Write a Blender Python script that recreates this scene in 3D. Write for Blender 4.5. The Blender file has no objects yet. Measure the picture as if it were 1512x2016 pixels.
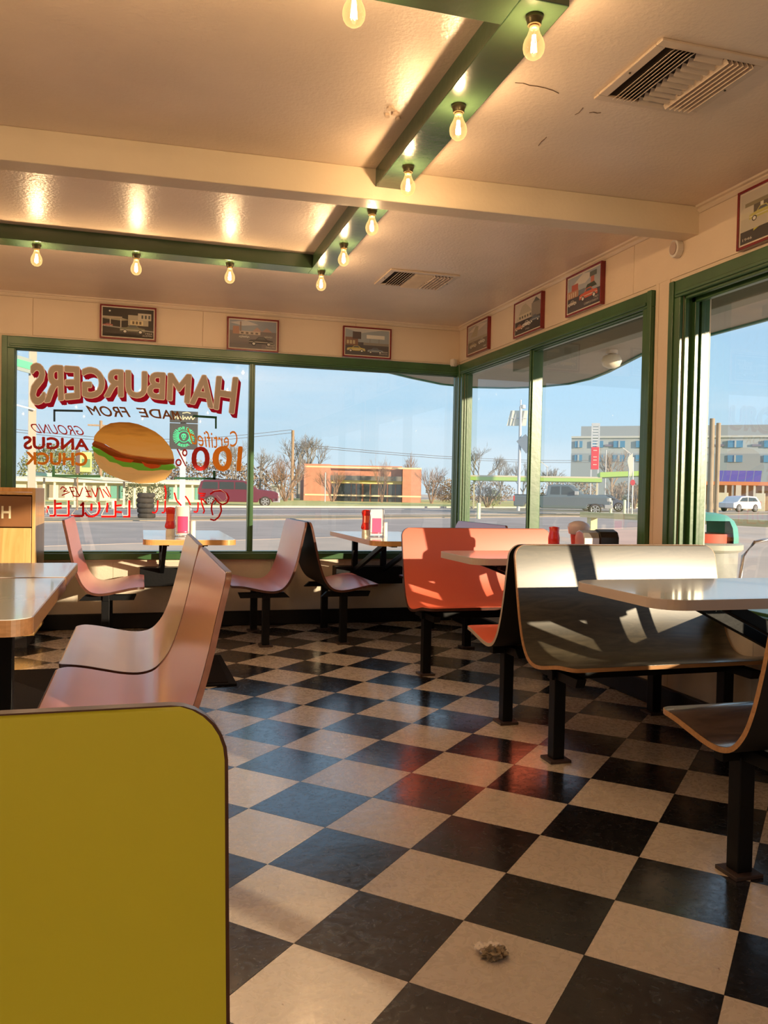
import bpy, bmesh, math, random
import numpy as np
from mathutils import Vector, Matrix
random.seed(7)
S = bpy.context.scene
COL = S.collection
# ------------------------------------------------------------------ camera
F, PITCH, ROLL, H = 1633.43, -0.0233, -0.0198, 1.0702
YAW = math.radians(16.3128)
W_, H_ = 1512, 2016
def cam_rows():
    cy, sy = math.cos(YAW), math.sin(YAW)
    f = Vector((sy*math.cos(PITCH), cy*math.cos(PITCH), math.sin(PITCH)))
    r0 = Vector((cy, -sy, 0)); d0 = f.cross(r0)
    c, s = math.cos(ROLL), math.sin(ROLL)
    return c*r0+s*d0, -s*r0+c*d0, f
CR, CD, CF = cam_rows()
cam_d = bpy.data.cameras.new('camera'); cam = bpy.data.objects.new('camera', cam_d); COL.objects.link(cam)
cam_d.sensor_fit = 'HORIZONTAL'; cam_d.sensor_width = 36; cam_d.lens = F/W_*36
cam_d.clip_start = .02; cam_d.clip_end = 2000
mw = Matrix.Identity(4)
for i in range(3):
    mw[i][0] = CR[i]; mw[i][1] = -CD[i]; mw[i][2] = -CF[i]
mw[2][3] = H
cam.matrix_world = mw
S.camera = cam
CO = Vector((0, 0, H))
def ray(x, y): return CR*((x-756)/F)+CD*((y-1008)/F)+CF
def at(x, y, ax, v):
    d = ray(x, y); i = 'xyz'.index(ax); t = (v-CO[i])/d[i]; return CO+d*t
def dist(x, y, D):
    """world point seen along that bearing at horizontal distance D"""
    d = ray(x, y); t = D/math.hypot(d.x, d.y); return CO+d*t
def proj(p):
    v = Vector(p)-CO; z = v.dot(CF)
    return (756+F*v.dot(CR)/z, 1008+F*v.dot(CD)/z, z)
# ------------------------------------------------------------------ world, sun, exposure
S.view_settings.view_transform = 'Standard'; S.view_settings.look = 'None'
S.view_settings.gamma = 1; S.view_settings.use_curve_mapping = False
S.view_settings.exposure = 0.3
wd = bpy.data.worlds.new('sky'); S.world = wd; wd.use_nodes = True
nt = wd.node_tree; nt.nodes.clear()
def N(nt, t, **k):
    n = nt.nodes.new(t)
    for a, b in k.items(): setattr(n, a, b)
    return n
wo = N(nt, 'ShaderNodeOutputWorld'); bg = N(nt, 'ShaderNodeBackground'); tc = N(nt, 'ShaderNodeTexCoord')
sp = N(nt, 'ShaderNodeSeparateXYZ'); rp = N(nt, 'ShaderNodeValToRGB')
nt.links.new(tc.outputs['Generated'], sp.inputs[0]); nt.links.new(sp.outputs['Z'], rp.inputs[0])
e = rp.color_ramp.elements
e[0].position = 0.0; e[0].color = (.56, .68, .74, 1)
e[1].position = .6; e[1].color = (.27, .40, .60, 1)
e2 = e.new(.12); e2.color = (.42, .64, .81, 1)
e3 = e.new(.26); e3.color = (.33, .55, .77, 1)
mp = N(nt, 'ShaderNodeMapping'); mp.inputs['Scale'].default_value = (1.2, 1.2, 6)
nz = N(nt, 'ShaderNodeTexNoise'); nz.inputs['Scale'].default_value = 2.2; nz.inputs['Detail'].default_value = 5
cr = N(nt, 'ShaderNodeValToRGB'); cr.color_ramp.elements[0].position = .42; cr.color_ramp.elements[1].position = .8
mx = N(nt, 'ShaderNodeMixRGB'); mx.inputs[2].default_value = (.68, .76, .82, 1)
nt.links.new(tc.outputs['Generated'], mp.inputs[0]); nt.links.new(mp.outputs[0], nz.inputs[0])
nt.links.new(nz.outputs[0], cr.inputs[0]); nt.links.new(cr.outputs[0], mx.inputs[0]); nt.links.new(rp.outputs[0], mx.inputs[1])
nt.links.new(mx.outputs[0], bg.inputs[0]); bg.inputs[1].default_value = 1.0
nt.links.new(bg.outputs[0], wo.inputs[0])
SUN_EL = math.radians(9.1)
sd = Vector((-.557*math.cos(SUN_EL), .831*math.cos(SUN_EL), -math.sin(SUN_EL))).normalized()
sl = bpy.data.lights.new('sun', 'SUN'); sl.energy = 6.0; sl.angle = math.radians(.6); sl.color = (1, .80, .54)
so = bpy.data.objects.new('sun', sl); COL.objects.link(so)
so.rotation_euler = sd.to_track_quat('-Z', 'Y').to_euler(); so.location = (8, -12, 6)
BULB_W = 7.5
# ------------------------------------------------------------------ materials
MATS = {}
def mat(name, col, rough=.6, spec=.5, metal=0, noise=0, nscale=8, bump=0, bscale=40, col2=None, coat=0, coat_r=.08,
        emit=None, estr=1, trans=0, stretch=None, rnd=0):
    if name in MATS: return MATS[name]
    m = bpy.data.materials.new(name); m.use_nodes = True; t = m.node_tree
    b = t.nodes['Principled BSDF']
    b.inputs['Base Color'].default_value = (*col, 1); b.inputs['Roughness'].default_value = rough
    b.inputs['Specular IOR Level'].default_value = spec; b.inputs['Metallic'].default_value = metal
    b.inputs['Coat Weight'].default_value = coat; b.inputs['Coat Roughness'].default_value = coat_r
    if trans: b.inputs['Transmission Weight'].default_value = trans
    if emit:
        b.inputs['Emission Color'].default_value = (*emit, 1); b.inputs['Emission Strength'].default_value = estr
    src = None
    if noise or bump or rnd:
        c = N(t, 'ShaderNodeTexCoord'); g = N(t, 'ShaderNodeMapping')
        if stretch: g.inputs['Scale'].default_value = stretch
        t.links.new(c.outputs['Object'], g.inputs[0]); src = g.outputs[0]
        if rnd:
            oi = N(t, 'ShaderNodeObjectInfo'); va = N(t, 'ShaderNodeVectorMath', operation='MULTIPLY_ADD')
            cm = N(t, 'ShaderNodeCombineXYZ')
            t.links.new(oi.outputs['Random'], cm.inputs[0]); t.links.new(oi.outputs['Random'], cm.inputs[1])
            va.inputs[1].default_value = (90, 37, 11)
            t.links.new(cm.outputs[0], va.inputs[0]); t.links.new(src, va.inputs[2]); src = va.outputs[0]
    if noise:
        n = N(t, 'ShaderNodeTexNoise'); n.inputs['Scale'].default_value = nscale; n.inputs['Detail'].default_value = 6
        t.links.new(src, n.inputs[0])
        r = N(t, 'ShaderNodeValToRGB'); r.color_ramp.elements[0].position = .32; r.color_ramp.elements[1].position = .68
        c2 = col2 or tuple(max(0, x*(1-noise)) for x in col)
        r.color_ramp.elements[0].color = (*c2, 1); r.color_ramp.elements[1].color = (*col, 1)
        t.links.new(n.outputs[0], r.inputs[0]); t.links.new(r.outputs[0], b.inputs['Base Color'])
    if bump:
        n = N(t, 'ShaderNodeTexNoise'); n.inputs['Scale'].default_value = bscale; n.inputs['Detail'].default_value = 4
        t.links.new(src, n.inputs[0])
        bp = N(t, 'ShaderNodeBump'); bp.inputs['Strength'].default_value = bump; bp.inputs['Distance'].default_value = .01
        t.links.new(n.outputs[0], bp.inputs['Height']); t.links.new(bp.outputs[0], b.inputs['Normal'])
        if coat: t.links.new(bp.outputs[0], b.inputs['Coat Normal'])
    MATS[name] = m
    return m
def wood_mat(name, c1, c2, rough=.35, scale=3, stretch=(1, 8, 8), dist_=3.5, coat=.4, cr_=.12):
    if name in MATS: return MATS[name]
    m = bpy.data.materials.new(name); m.use_nodes = True; t = m.node_tree; b = t.nodes['Principled BSDF']
    c = N(t, 'ShaderNodeTexCoord'); g = N(t, 'ShaderNodeMapping'); g.inputs['Scale'].default_value = stretch
    n = N(t, 'ShaderNodeTexNoise'); n.inputs['Scale'].default_value = scale; n.inputs['Detail'].default_value = 8
    n.inputs['Distortion'].default_value = dist_; n.inputs['Roughness'].default_value = .65
    r = N(t, 'ShaderNodeValToRGB'); r.color_ramp.elements[0].color = (*c2, 1); r.color_ramp.elements[1].color = (*c1, 1)
    r.color_ramp.elements[0].position = .35; r.color_ramp.elements[1].position = .65
    t.links.new(c.outputs['Object'], g.inputs[0]); t.links.new(g.outputs[0], n.inputs[0]); t.links.new(n.outputs[0], r.inputs[0])
    t.links.new(r.outputs[0], b.inputs['Base Color'])
    b.inputs['Roughness'].default_value = rough; b.inputs['Coat Weight'].default_value = coat; b.inputs['Coat Roughness'].default_value = cr_
    MATS[name] = m; return m
def tile_mat(name, col, col2, fleck, fleck2, rough):
    m = bpy.data.materials.new(name); m.use_nodes = True; t = m.node_tree; b = t.nodes['Principled BSDF']
    c = N(t, 'ShaderNodeNewGeometry'); src = c.outputs['Position']
    n = N(t, 'ShaderNodeTexNoise'); n.inputs['Scale'].default_value = 14; n.inputs['Detail'].default_value = 6; n.inputs['Distortion'].default_value = 1.5
    t.links.new(src, n.inputs[0])
    r = N(t, 'ShaderNodeValToRGB'); r.color_ramp.elements[0].position = .35; r.color_ramp.elements[1].position = .7
    r.color_ramp.elements[0].color = (*col2, 1); r.color_ramp.elements[1].color = (*col, 1)
    t.links.new(n.outputs[0], r.inputs[0]); prev = r.outputs[0]
    for sc, lo, fc, off in ((70, .745, fleck, 0), (48, .735, fleck2, 31)):
        g = N(t, 'ShaderNodeMapping'); g.inputs['Location'].default_value = (off, off, 0); g.inputs['Rotation'].default_value = (0, 0, .6)
        g.inputs['Scale'].default_value = (1, .55, 1)
        t.links.new(src, g.inputs[0])
        n2 = N(t, 'ShaderNodeTexNoise'); n2.inputs['Scale'].default_value = sc; n2.inputs['Detail'].default_value = 3
        t.links.new(g.outputs[0], n2.inputs[0])
        r2 = N(t, 'ShaderNodeValToRGB'); r2.color_ramp.elements[0].position = lo; r2.color_ramp.elements[1].position = lo+.03
        t.links.new(n2.outputs[0], r2.inputs[0])
        mm = N(t, 'ShaderNodeMixRGB'); mm.inputs[2].default_value = (*fc, 1)
        t.links.new(r2.outputs[0], mm.inputs[0]); t.links.new(prev, mm.inputs[1]); prev = mm.outputs[0]
    oi = N(t, 'ShaderNodeObjectInfo'); hs = N(t, 'ShaderNodeHueSaturation')
    mr = N(t, 'ShaderNodeMapRange'); mr.inputs[3].default_value = .88; mr.inputs[4].default_value = 1.08
    t.links.new(oi.outputs['Random'], mr.inputs[0]); t.links.new(mr.outputs[0], hs.inputs['Value']); t.links.new(prev, hs.inputs['Color'])
    t.links.new(hs.outputs[0], b.inputs['Base Color'])
    # scuffs in the wax change the gloss
    n3 = N(t, 'ShaderNodeTexNoise'); n3.inputs['Scale'].default_value = 22; n3.inputs['Detail'].default_value = 8; n3.inputs['Distortion'].default_value = 2.5
    t.links.new(src, n3.inputs[0])
    m3 = N(t, 'ShaderNodeMapRange'); m3.inputs[1].default_value = .35; m3.inputs[2].default_value = .7; m3.inputs[3].default_value = rough-.05; m3.inputs[4].default_value = rough+.12
    t.links.new(n3.outputs[0], m3.inputs[0]); t.links.new(m3.outputs[0], b.inputs['Roughness'])
    n4 = N(t, 'ShaderNodeTexNoise'); n4.inputs['Scale'].default_value = 9; n4.inputs['Detail'].default_value = 5
    t.links.new(src, n4.inputs[0])
    bp = N(t, 'ShaderNodeBump'); bp.inputs['Strength'].default_value = .12; bp.inputs['Distance'].default_value = .01
    t.links.new(n4.outputs[0], bp.inputs['Height']); t.links.new(bp.outputs[0], b.inputs['Normal'])
    b.inputs['Specular IOR Level'].default_value = .8; b.inputs['Coat Weight'].default_value = .6; b.inputs['Coat Roughness'].default_value = .16; t.links.new(bp.outputs[0], b.inputs['Coat Normal'])
    MATS[name] = m; return m
def glass_mat(name, tint=(1, 1, 1), refl=1.0, rough=0.0, ior=.07, dirt=0.0):
    m = bpy.data.materials.new(name); m.use_nodes = True; t = m.node_tree; t.nodes.clear()
    o = N(t, 'ShaderNodeOutputMaterial'); tr = N(t, 'ShaderNodeBsdfTransparent'); tr.inputs[0].default_value = (*tint, 1)
    gl = N(t, 'ShaderNodeBsdfGlossy'); gl.inputs['Roughness'].default_value = rough; gl.inputs[0].default_value = (refl, refl, refl, 1)
    lw = N(t, 'ShaderNodeLayerWeight'); lw.inputs[0].default_value = .5
    pw = N(t, 'ShaderNodeMath', operation='POWER'); pw.inputs[1].default_value = 5
    fr = N(t, 'ShaderNodeMath', operation='MULTIPLY_ADD'); fr.inputs[1].default_value = .9; fr.inputs[2].default_value = ior
    t.links.new(lw.outputs['Facing'], pw.inputs[0]); t.links.new(pw.outputs[0], fr.inputs[0])
    mi = N(t, 'ShaderNodeMixShader')
    t.links.new(fr.outputs[0], mi.inputs[0]); t.links.new(tr.outputs[0], mi.inputs[1]); t.links.new(gl.outputs[0], mi.inputs[2])
    if dirt:
        df = N(t, 'ShaderNodeBsdfDiffuse'); df.inputs[0].default_value = (.8, .8, .8, 1)
        c = N(t, 'ShaderNodeTexCoord'); n = N(t, 'ShaderNodeTexNoise'); n.inputs['Scale'].default_value = 12; n.inputs['Detail'].default_value = 9; n.inputs['Distortion'].default_value = 3
        t.links.new(c.outputs['Object'], n.inputs[0])
        r = N(t, 'ShaderNodeMapRange'); r.inputs[1].default_value = .5; r.inputs[2].default_value = .8; r.inputs[3].default_value = dirt*.4; r.inputs[4].default_value = dirt*2.5
        t.links.new(n.outputs[0], r.inputs[0])
        m2 = N(t, 'ShaderNodeMixShader'); t.links.new(r.outputs[0], m2.inputs[0]); t.links.new(mi.outputs[0], m2.inputs[1]); t.links.new(df.outputs[0], m2.inputs[2])
        t.links.new(m2.outputs[0], o.inputs[0])
    else: t.links.new(mi.outputs[0], o.inputs[0])
    MATS[name] = m; return m
def paint_mat(name, col, tl=.5):
    """sign paint on glass: lets some daylight through"""
    if name in MATS: return MATS[name]
    m = bpy.data.materials.new(name); m.use_nodes = True; t = m.node_tree; t.nodes.clear()
    o = N(t, 'ShaderNodeOutputMaterial'); d = N(t, 'ShaderNodeBsdfDiffuse'); l = N(t, 'ShaderNodeBsdfTranslucent'); mi = N(t, 'ShaderNodeMixShader')
    d.inputs[0].default_value = (*col, 1); l.inputs[0].default_value = (*col, 1); mi.inputs[0].default_value = tl
    t.links.new(d.outputs[0], mi.inputs[1]); t.links.new(l.outputs[0], mi.inputs[2]); t.links.new(mi.outputs[0], o.inputs[0])
    MATS[name] = m; return m
M_wall = mat('wall_paint', (.80, .64, .47), .5, .5, noise=.06, nscale=3, bump=.08, bscale=60)
M_ceil = mat('ceiling_paint', (.86, .71, .57), .33, .5, noise=.10, nscale=2.5, bump=.22, bscale=70)
M_beam = mat('beam_paint', (.80, .68, .50), .45, .5, noise=.06, nscale=4, bump=.1, bscale=50)
M_green = mat('green_gloss_paint', (.050, .135, .045), .28, .6, noise=.25, nscale=6, bump=.04, bscale=35)
M_greenb = mat('green_beam_paint', (.05, .095, .045), .22, .6, noise=.15, nscale=5, bump=.08, bscale=30)
M_black = mat('black_base_paint', (.006, .006, .008), .35, .3, bump=.05, bscale=30)
M_steel = mat('black_steel', (.004, .004, .005), .42, .22, bump=.05, bscale=60)
M_backing = mat('black_backing', (.012, .010, .010), .5, .4)
M_edge = mat('dark_ply_edge', (.10, .035, .022), .3, .5, noise=.3, nscale=30)
M_oakedge = wood_mat('oak_ply_edge', (.55, .29, .12), (.40, .19, .07), .4)
M_glass = glass_mat('window_glass', (.97, .985, .985), 1, 0.0, .075, .012)
M_chrome = mat('chrome', (.75, .75, .76), .12, .5, metal=1)
M_white = mat('white_plastic', (.75, .70, .64), .4)
M_brass = mat('socket_bronze', (.09, .07, .03), .35, .6, metal=.6)
# ------------------------------------------------------------------ mesh helpers
class MB:
    def __init__(s): s.v = []; s.f = []; s.m = []; s.cur = 0
    def add(s, vs, fs, mi=None):
        o = len(s.v); s.v += [tuple(v) for v in vs]
        for f in fs: s.f.append(tuple(i+o for i in f)); s.m.append(s.cur if mi is None else mi)
        return s
    def box(s, x0, x1, y0, y1, z0, z1, mi=None):
        return s.add([(x0, y0, z0), (x1, y0, z0), (x1, y1, z0), (x0, y1, z0), (x0, y0, z1), (x1, y0, z1), (x1, y1, z1), (x0, y1, z1)],
                     [(0, 3, 2, 1), (4, 5, 6, 7), (0, 1, 5, 4), (1, 2, 6, 5), (2, 3, 7, 6), (3, 0, 4, 7)], mi)
    def bar(s, p, q, w, h, up=(0, 0, 1), mi=None):
        p, q = Vector(p), Vector(q); d = (q-p).normalized(); u = Vector(up)
        if abs(d.dot(u)) > .98: u = Vector((0, 1, 0))
        a = d.cross(u).normalized()*w/2; b = a.cross(d).normalized()*h/2
        vs = [p-a-b, p+a-b, p+a+b, p-a+b, q-a-b, q+a-b, q+a+b, q-a+b]
        return s.add(vs, [(0, 3, 2, 1), (4, 5, 6, 7), (0, 1, 5, 4), (1, 2, 6, 5), (2, 3, 7, 6), (3, 0, 4, 7)], mi)
    def tube(s, pts, rads, n=8, mi=None, cap=True):
        pts = [Vector(p) for p in pts]; o = len(s.v)
        if not hasattr(rads, '__len__'): rads = [rads]*len(pts)
        vs = []
        for i, p in enumerate(pts):
            d = (pts[min(i+1, len(pts)-1)]-pts[max(i-1, 0)])
            if d.length < 1e-9: d = Vector((0, 0, 1))
            d.normalize()
            u = Vector((0, 0, 1)) if abs(d.z) < .9 else Vector((1, 0, 0))
            a = d.cross(u).normalized(); b = a.cross(d)
            for k in range(n):
                t = 2*math.pi*k/n; vs.append(p+(a*math.cos(t)+b*math.sin(t))*rads[i])
        fs = []
        for i in range(len(pts)-1):
            for k in range(n):
                k2 = (k+1) % n; fs.append((i*n+k, (i+1)*n+k, (i+1)*n+k2, i*n+k2))
        if cap: fs += [tuple(range(n)), tuple(reversed(range((len(pts)-1)*n, len(pts)*n)))]
        return s.add(vs, fs, mi)
    def lathe(s, prof, n=24, c=(0, 0, 0), mi=None):
        vs = [(c[0]+r*math.cos(2*math.pi*k/n), c[1]+r*math.sin(2*math.pi*k/n), c[2]+z) for r, z in prof for k in range(n)]
        fs = []
        for i in range(len(prof)-1):
            for k in range(n):
                k2 = (k+1) % n; fs.append((i*n+k, i*n+k2, (i+1)*n+k2, (i+1)*n+k))
        fs.append(tuple(reversed(range(n)))); fs.append(tuple(range((len(prof)-1)*n, len(prof)*n)))
        return s.add(vs, fs, mi)
    def prism(s, poly, z0, z1, fn=lambda a, b, c: (a, b, c), mi=None):
        n = len(poly); vs = [fn(a, b, z0) for a, b in poly]+[fn(a, b, z1) for a, b in poly]
        fs = [tuple(reversed(range(n))), tuple(range(n, 2*n))]+[(i, (i+1) % n, n+(i+1) % n, n+i) for i in range(n)]
        return s.add(vs, fs, mi)
    def mesh(s, name, mats, smooth=False):
        me = bpy.data.meshes.new(name); me.from_pydata(s.v, [], s.f)
        for m in (mats if isinstance(mats, (list, tuple)) else [mats]): me.materials.append(m)
        me.polygons.foreach_set('material_index', s.m)
        bm = bmesh.new(); bm.from_mesh(me); bmesh.ops.recalc_face_normals(bm, faces=bm.faces); bm.to_mesh(me); bm.free()
        if smooth: me.polygons.foreach_set('use_smooth', [True]*len(me.polygons))
        me.update(); return me
    def build(s, name, mats, parent=None, smooth=False, bevel=0, loc=None):
        o = bpy.data.objects.new(name, s.mesh(name, mats, smooth)); COL.objects.link(o)
        if parent: o.parent = parent
        if loc: o.location = loc
        if bevel:
            b = o.modifiers.new('bevel', 'BEVEL'); b.width = bevel; b.segments = 2; b.limit_method = 'ANGLE'
        if smooth == 'auto':
            sm = o.modifiers.new('split', 'EDGE_SPLIT'); sm.split_angle = math.radians(35)
        return o
def tag(o, label=None, cat=None, group=None, kind=None):
    if label: o['label'] = label
    if cat: o['category'] = cat
    if group: o['group'] = group
    if kind: o['kind'] = kind
    return o
def empty(name, loc=(0, 0, 0), rz=0, label=None, cat=None, group=None, kind=None, parent=None):
    o = bpy.data.objects.new(name, None); o.empty_display_size = .1; COL.objects.link(o)
    o.location = loc; o.rotation_euler = (0, 0, rz)
    if parent: o.parent = parent
    return tag(o, label, cat, group, kind)
def copy_tree(o, parent=None, top=True):
    c = o.copy(); COL.objects.link(c)
    if parent: c.parent = parent
    for ch in list(o.children): copy_tree(ch, c, False)
    return c
def rrect(x0, x1, y0, y1, rs, n=6):
    """rounded rectangle, rs = radii for corners (x0y0, x1y0, x1y1, x0y1)"""
    P = []
    for (cx, cy, sx, sy, a0), r in zip(((x0, y0, 1, 1, 180), (x1, y0, -1, 1, 270), (x1, y1, -1, -1, 0), (x0, y1, 1, -1, 90)), rs):
        if r <= 0: P.append((cx, cy)); continue
        for k in range(n+1):
            a = math.radians(a0+90*k/n); P.append((cx+sx*r+r*math.cos(a), cy+sy*r+r*math.sin(a)))
    return P
def text_mesh(s, offset=0.0, shear=0.0, res=4, spacing=1.0):
    cu = bpy.data.curves.new('t', 'FONT'); cu.body = s; cu.offset = offset; cu.shear = shear; cu.resolution_u = res; cu.space_character = spacing
    ob = bpy.data.objects.new('t', cu); COL.objects.link(ob); dg = bpy.context.evaluated_depsgraph_get(); dg.update()
    me = bpy.data.meshes.new_from_object(ob.evaluated_get(dg)); bpy.data.objects.remove(ob); bpy.data.curves.remove(cu)
    return me
def text_on(name, s, fn, mt, parent=None, offset=0.0, shear=0.0, bounds=None, spacing=1.0):
    """text warped by fn(u,v)->world, u,v in 0..1 of its bounding box"""
    me = text_mesh(s, offset, shear, spacing=spacing)
    xs = [v.co.x for v in me.vertices]; ys = [v.co.y for v in me.vertices]
    b = bounds or (min(xs), max(xs), min(ys), max(ys))
    for v in me.vertices:
        u = (v.co.x-b[0])/(b[1]-b[0]); w = (v.co.y-b[2])/(b[3]-b[2]); v.co = fn(u, w)
    me.materials.clear(); me.materials.append(mt); me.name = name
    o = bpy.data.objects.new(name, me); COL.objects.link(o)
    if parent: o.parent = parent
    return o, b
# ------------------------------------------------------------------ room shell
XW, YW, ZC = 2.57, 6.60, 2.48       # right wall, back wall, ceiling
XL, YF = -4.0, -3.4                 # unseen left wall and wall behind the camera
ZT, ZB = 2.072, .585                  # window openings
TH = .16
# floor: checker of vinyl tiles laid at 45 degrees
M_t1 = tile_mat('cream_vinyl_tile', (.64, .54, .45), (.61, .51, .42), (.22, .14, .09), (.78, .70, .60), .26)
M_t2 = tile_mat('black_vinyl_tile', (.018, .015, .016), (.010, .009, .010), (.14, .11, .09), (.05, .045, .045), .20)
floor = MB().box(XL-.3, XW+TH, YF-.3, YW+TH, -.06, -.0045).build('floor', mat('floor_slab', (.10, .08, .07), .8))
tag(floor, kind='structure')
T = .3048; OX, OY = .3594, 1.9154; q = math.sqrt(.5)
def tp(i, j): return (OX+T*(i*q+j*q), OY+T*(-i*q+j*q))
tm = []
for m_ in (M_t1, M_t2):
    g = T*.5-.0006
    b = MB().box(-g, g, -g, g, -.0045, 0); tm.append(b.mesh('tile', m_))
cells = []
for i in range(-34, 30):
    for j in range(-34, 30):
        x, y = tp(i+.5, j+.5)
        if XL+.05 < x < XW-.0 and YF+.05 < y < YW-.02:
            px, py, z = proj((x, y, 0)); vis = z > .3 and -60 < px < 1572 and py < 2150
            if vis and y < 2.4 and px < 400: vis = False
            cells.append((0 if vis else 1, math.hypot(x, y), i, j, x, y))
cells.sort()
rest = MB()
for k, (v, d, i, j, x, y) in enumerate(cells):
    mi = 1 if (i+j) % 2 == 0 else 0
    if k < 300 and v == 0:
        o = bpy.data.objects.new('tile', tm[mi]); COL.objects.link(o); o.parent = floor
        o.location = (x, y, random.uniform(-.0004, .0002)); o.rotation_euler = (random.uniform(-.0008, .0008), random.uniform(-.0008, .0008), math.pi/4)
    else:
        g = T/2-.0006; c = [(x+(a*q-b_*q)*g, y+(a*q+b_*q)*g) for a, b_ in ((-1, -1), (1, -1), (1, 1), (-1, 1))]
        rest.prism(c, -.0045, 0, mi=mi)
tag(rest.build('tile_field', [M_t1, M_t2], floor), kind='stuff')
# ceiling
ceil = MB().box(XL-.3, XW+TH, YF-.3, YW+TH, ZC, ZC+.12).build('ceiling', M_ceil); tag(ceil, kind='structure')
# cracks and peeled paint in the ceiling (dark strips coloured as the shadow in the cracks, and a lifted flake)
M_crack = mat('crack_shadow', (.16, .09, .05), .9); M_peel = mat('bare_plaster', (.72, .56, .42), .9, bump=.4, bscale=90)
def crack(pts, w):
    b = MB(); P = [at(x, y, 'z', ZC-.0012) for x, y in pts]
    for k in range(len(P)-1):
        a = w*(.35+.65*math.sin(math.pi*(k+.5)/(len(P)-1))); b.bar(P[k], P[k+1], a, .0012)
    return b.build('crack', M_crack, ceil)
crack([(1014, 163), (1030, 164), (1042, 168), (1058, 170), (1072, 173), (1088, 178), (1100, 184)], .0035)
crack([(1160, 222), (1168, 221), (1176, 223), (1183, 222)], .004)
crack([(1060, 287), (1066, 279), (1072, 274), (1076, 270)], .003)
crack([(1148, 212), (1140, 222), (1132, 226)], .002)
b = MB()
for (cx, cy, r) in ((770, 213, 9), (779, 222, 8), (762, 226, 6), (785, 232, 6)):
    pts = []
    for k in range(9):
        a = 2*math.pi*k/9; rr = r*random.uniform(.6, 1.25); p = at(cx+rr*math.cos(a), cy+rr*.55*math.sin(a), 'z', ZC); pts.append((p.x, p.y))
    b.prism(pts, ZC-.006, ZC+.001)
b.build('peeled_paint', M_peel, ceil)
# crossbeam
b = MB(); z1, z0 = ZC, 2.345
def by(x): return 3.58+(x+.6)*(3.455-3.58)/3.1
b.prism([(XL, by(XL)), (XW, by(XW)), (XW, by(XW)+.115), (XL, by(XL)+.115)], z0, z1)
tag(b.build('trim_1', M_beam, bevel=.004), kind='structure')
# back wall ------------------------------------------------
def wall_piece(mb, axis, a0, a1, z0, z1, mi=None):
    if axis == 'y': mb.box(a0, a1, YW, YW+.09, z0, z1, mi)
    else: mb.box(XW, XW+(.07 if a0 >= 3.72 else TH), a0, a1, z0, z1, mi)
WX0, WX1 = -.90, 2.56     # back window opening
wb = MB(); wall_piece(wb, 'y', XL, WX0, 0, ZC); wall_piece(wb, 'y', WX0, WX1, 0, .53); wall_piece(wb, 'y', WX0, XW+.07, ZT+.09, ZC)
wall_back = wb.build('wall_back', M_wall); tag(wall_back, kind='structure')
seams = [-2.0, -.78, .44, 1.66, XW]
for k in range(len(seams)-1):
    MB().box(seams[k]+.002, seams[k+1]-.002, YW-.006, YW, ZT+.10, ZC-.035).build('wall_panel', M_wall, wall_back, bevel=.0015)
MB().box(XL, -2.002, YW-.006, YW, .1, ZC-.035).build('wall_panel', M_wall, wall_back, bevel=.0015)
M_low = mat('lower_wall_paint', (.66, .56, .44), .55, bump=.15, bscale=60, noise=.08)
lows = [-2.0, -1.4, -.8, -.2, .4, 1.0, 1.6, 2.2, XW-.03]
for k in range(len(lows)-1):
    MB().box(lows[k]+.001, lows[k+1]-.001, YW-.006, YW, .1, ZB-.08).build('wall_panel', M_low, wall_back, bevel=.001)
# right wall ------------------------------------------------
W1a, W1b = 3.88, 6.47
W2a, W2b = .45, 3.56
W3a, W3b = -3.0, .10
wr = MB(); ZS = .53
wall_piece(wr, 'x', YF-.3, 3.72, 0, ZS); wall_piece(wr, 'x', YF-.3, 3.72, ZT+.09, ZC); wall_piece(wr, 'x', 3.72, YW+.09, 0, ZS); wall_piece(wr, 'x', 3.72, YW+.09, ZT+.09, ZC)
for a, b_ in ((W1b, YW+.09), (W2b, 3.72), (3.72, W1a), (W3b, W2a), (YF-.3, W3a)): wall_piece(wr, 'x', a, b_, ZS, ZT+.09)
wall_right = wr.build('wall_right', M_wall); tag(wall_right, kind='structure')
for a, b_ in ((5.2, YW-.01), (4.0, 5.2), (2.8, 4.0), (1.6, 2.8)):
    MB().box(XW-.006, XW, a+.0015, b_-.0015, ZT+.11, ZC-.035).build('wall_panel', M_wall, wall_right, bevel=.001)
for k in range(8):
    MB().box(XW-.006, XW, 1.8+.6*k+.001, 1.8+.6*(k+1)-.001, .1, ZS-.02).build('wall_panel', M_low, wall_right, bevel=.001)
MB().box(XW-.006, XW, W2b+.11, W2b+.20, ZS+.02, ZT+.11).build('wall_panel', M_wall, wall_right, bevel=.001)
MB().box(XW-.006, XW, W2b+.203, W1a-.09, ZS+.02, ZT+.11).build('wall_panel', M_wall, wall_right, bevel=.001)
# unseen walls close the room: left wall with windows, wall behind the camera
wl = MB().box(XL-TH, XL, YF, YW+TH, 0, ZB).box(XL-TH, XL, YF, YW+TH, ZT, ZC).box(XL-TH, XL, 4.6, YW+TH, ZB, ZT).box(XL-TH, XL, 1.2, 1.6, ZB, ZT).box(XL-TH, XL, YF, -2.0, ZB, ZT)
tag(wl.build('wall_left', M_wall), kind='structure')
tag(MB().box(XL-TH, XW+TH, YF-TH, YF, 0, ZC).build('wall_front', M_wall), kind='structure')
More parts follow.
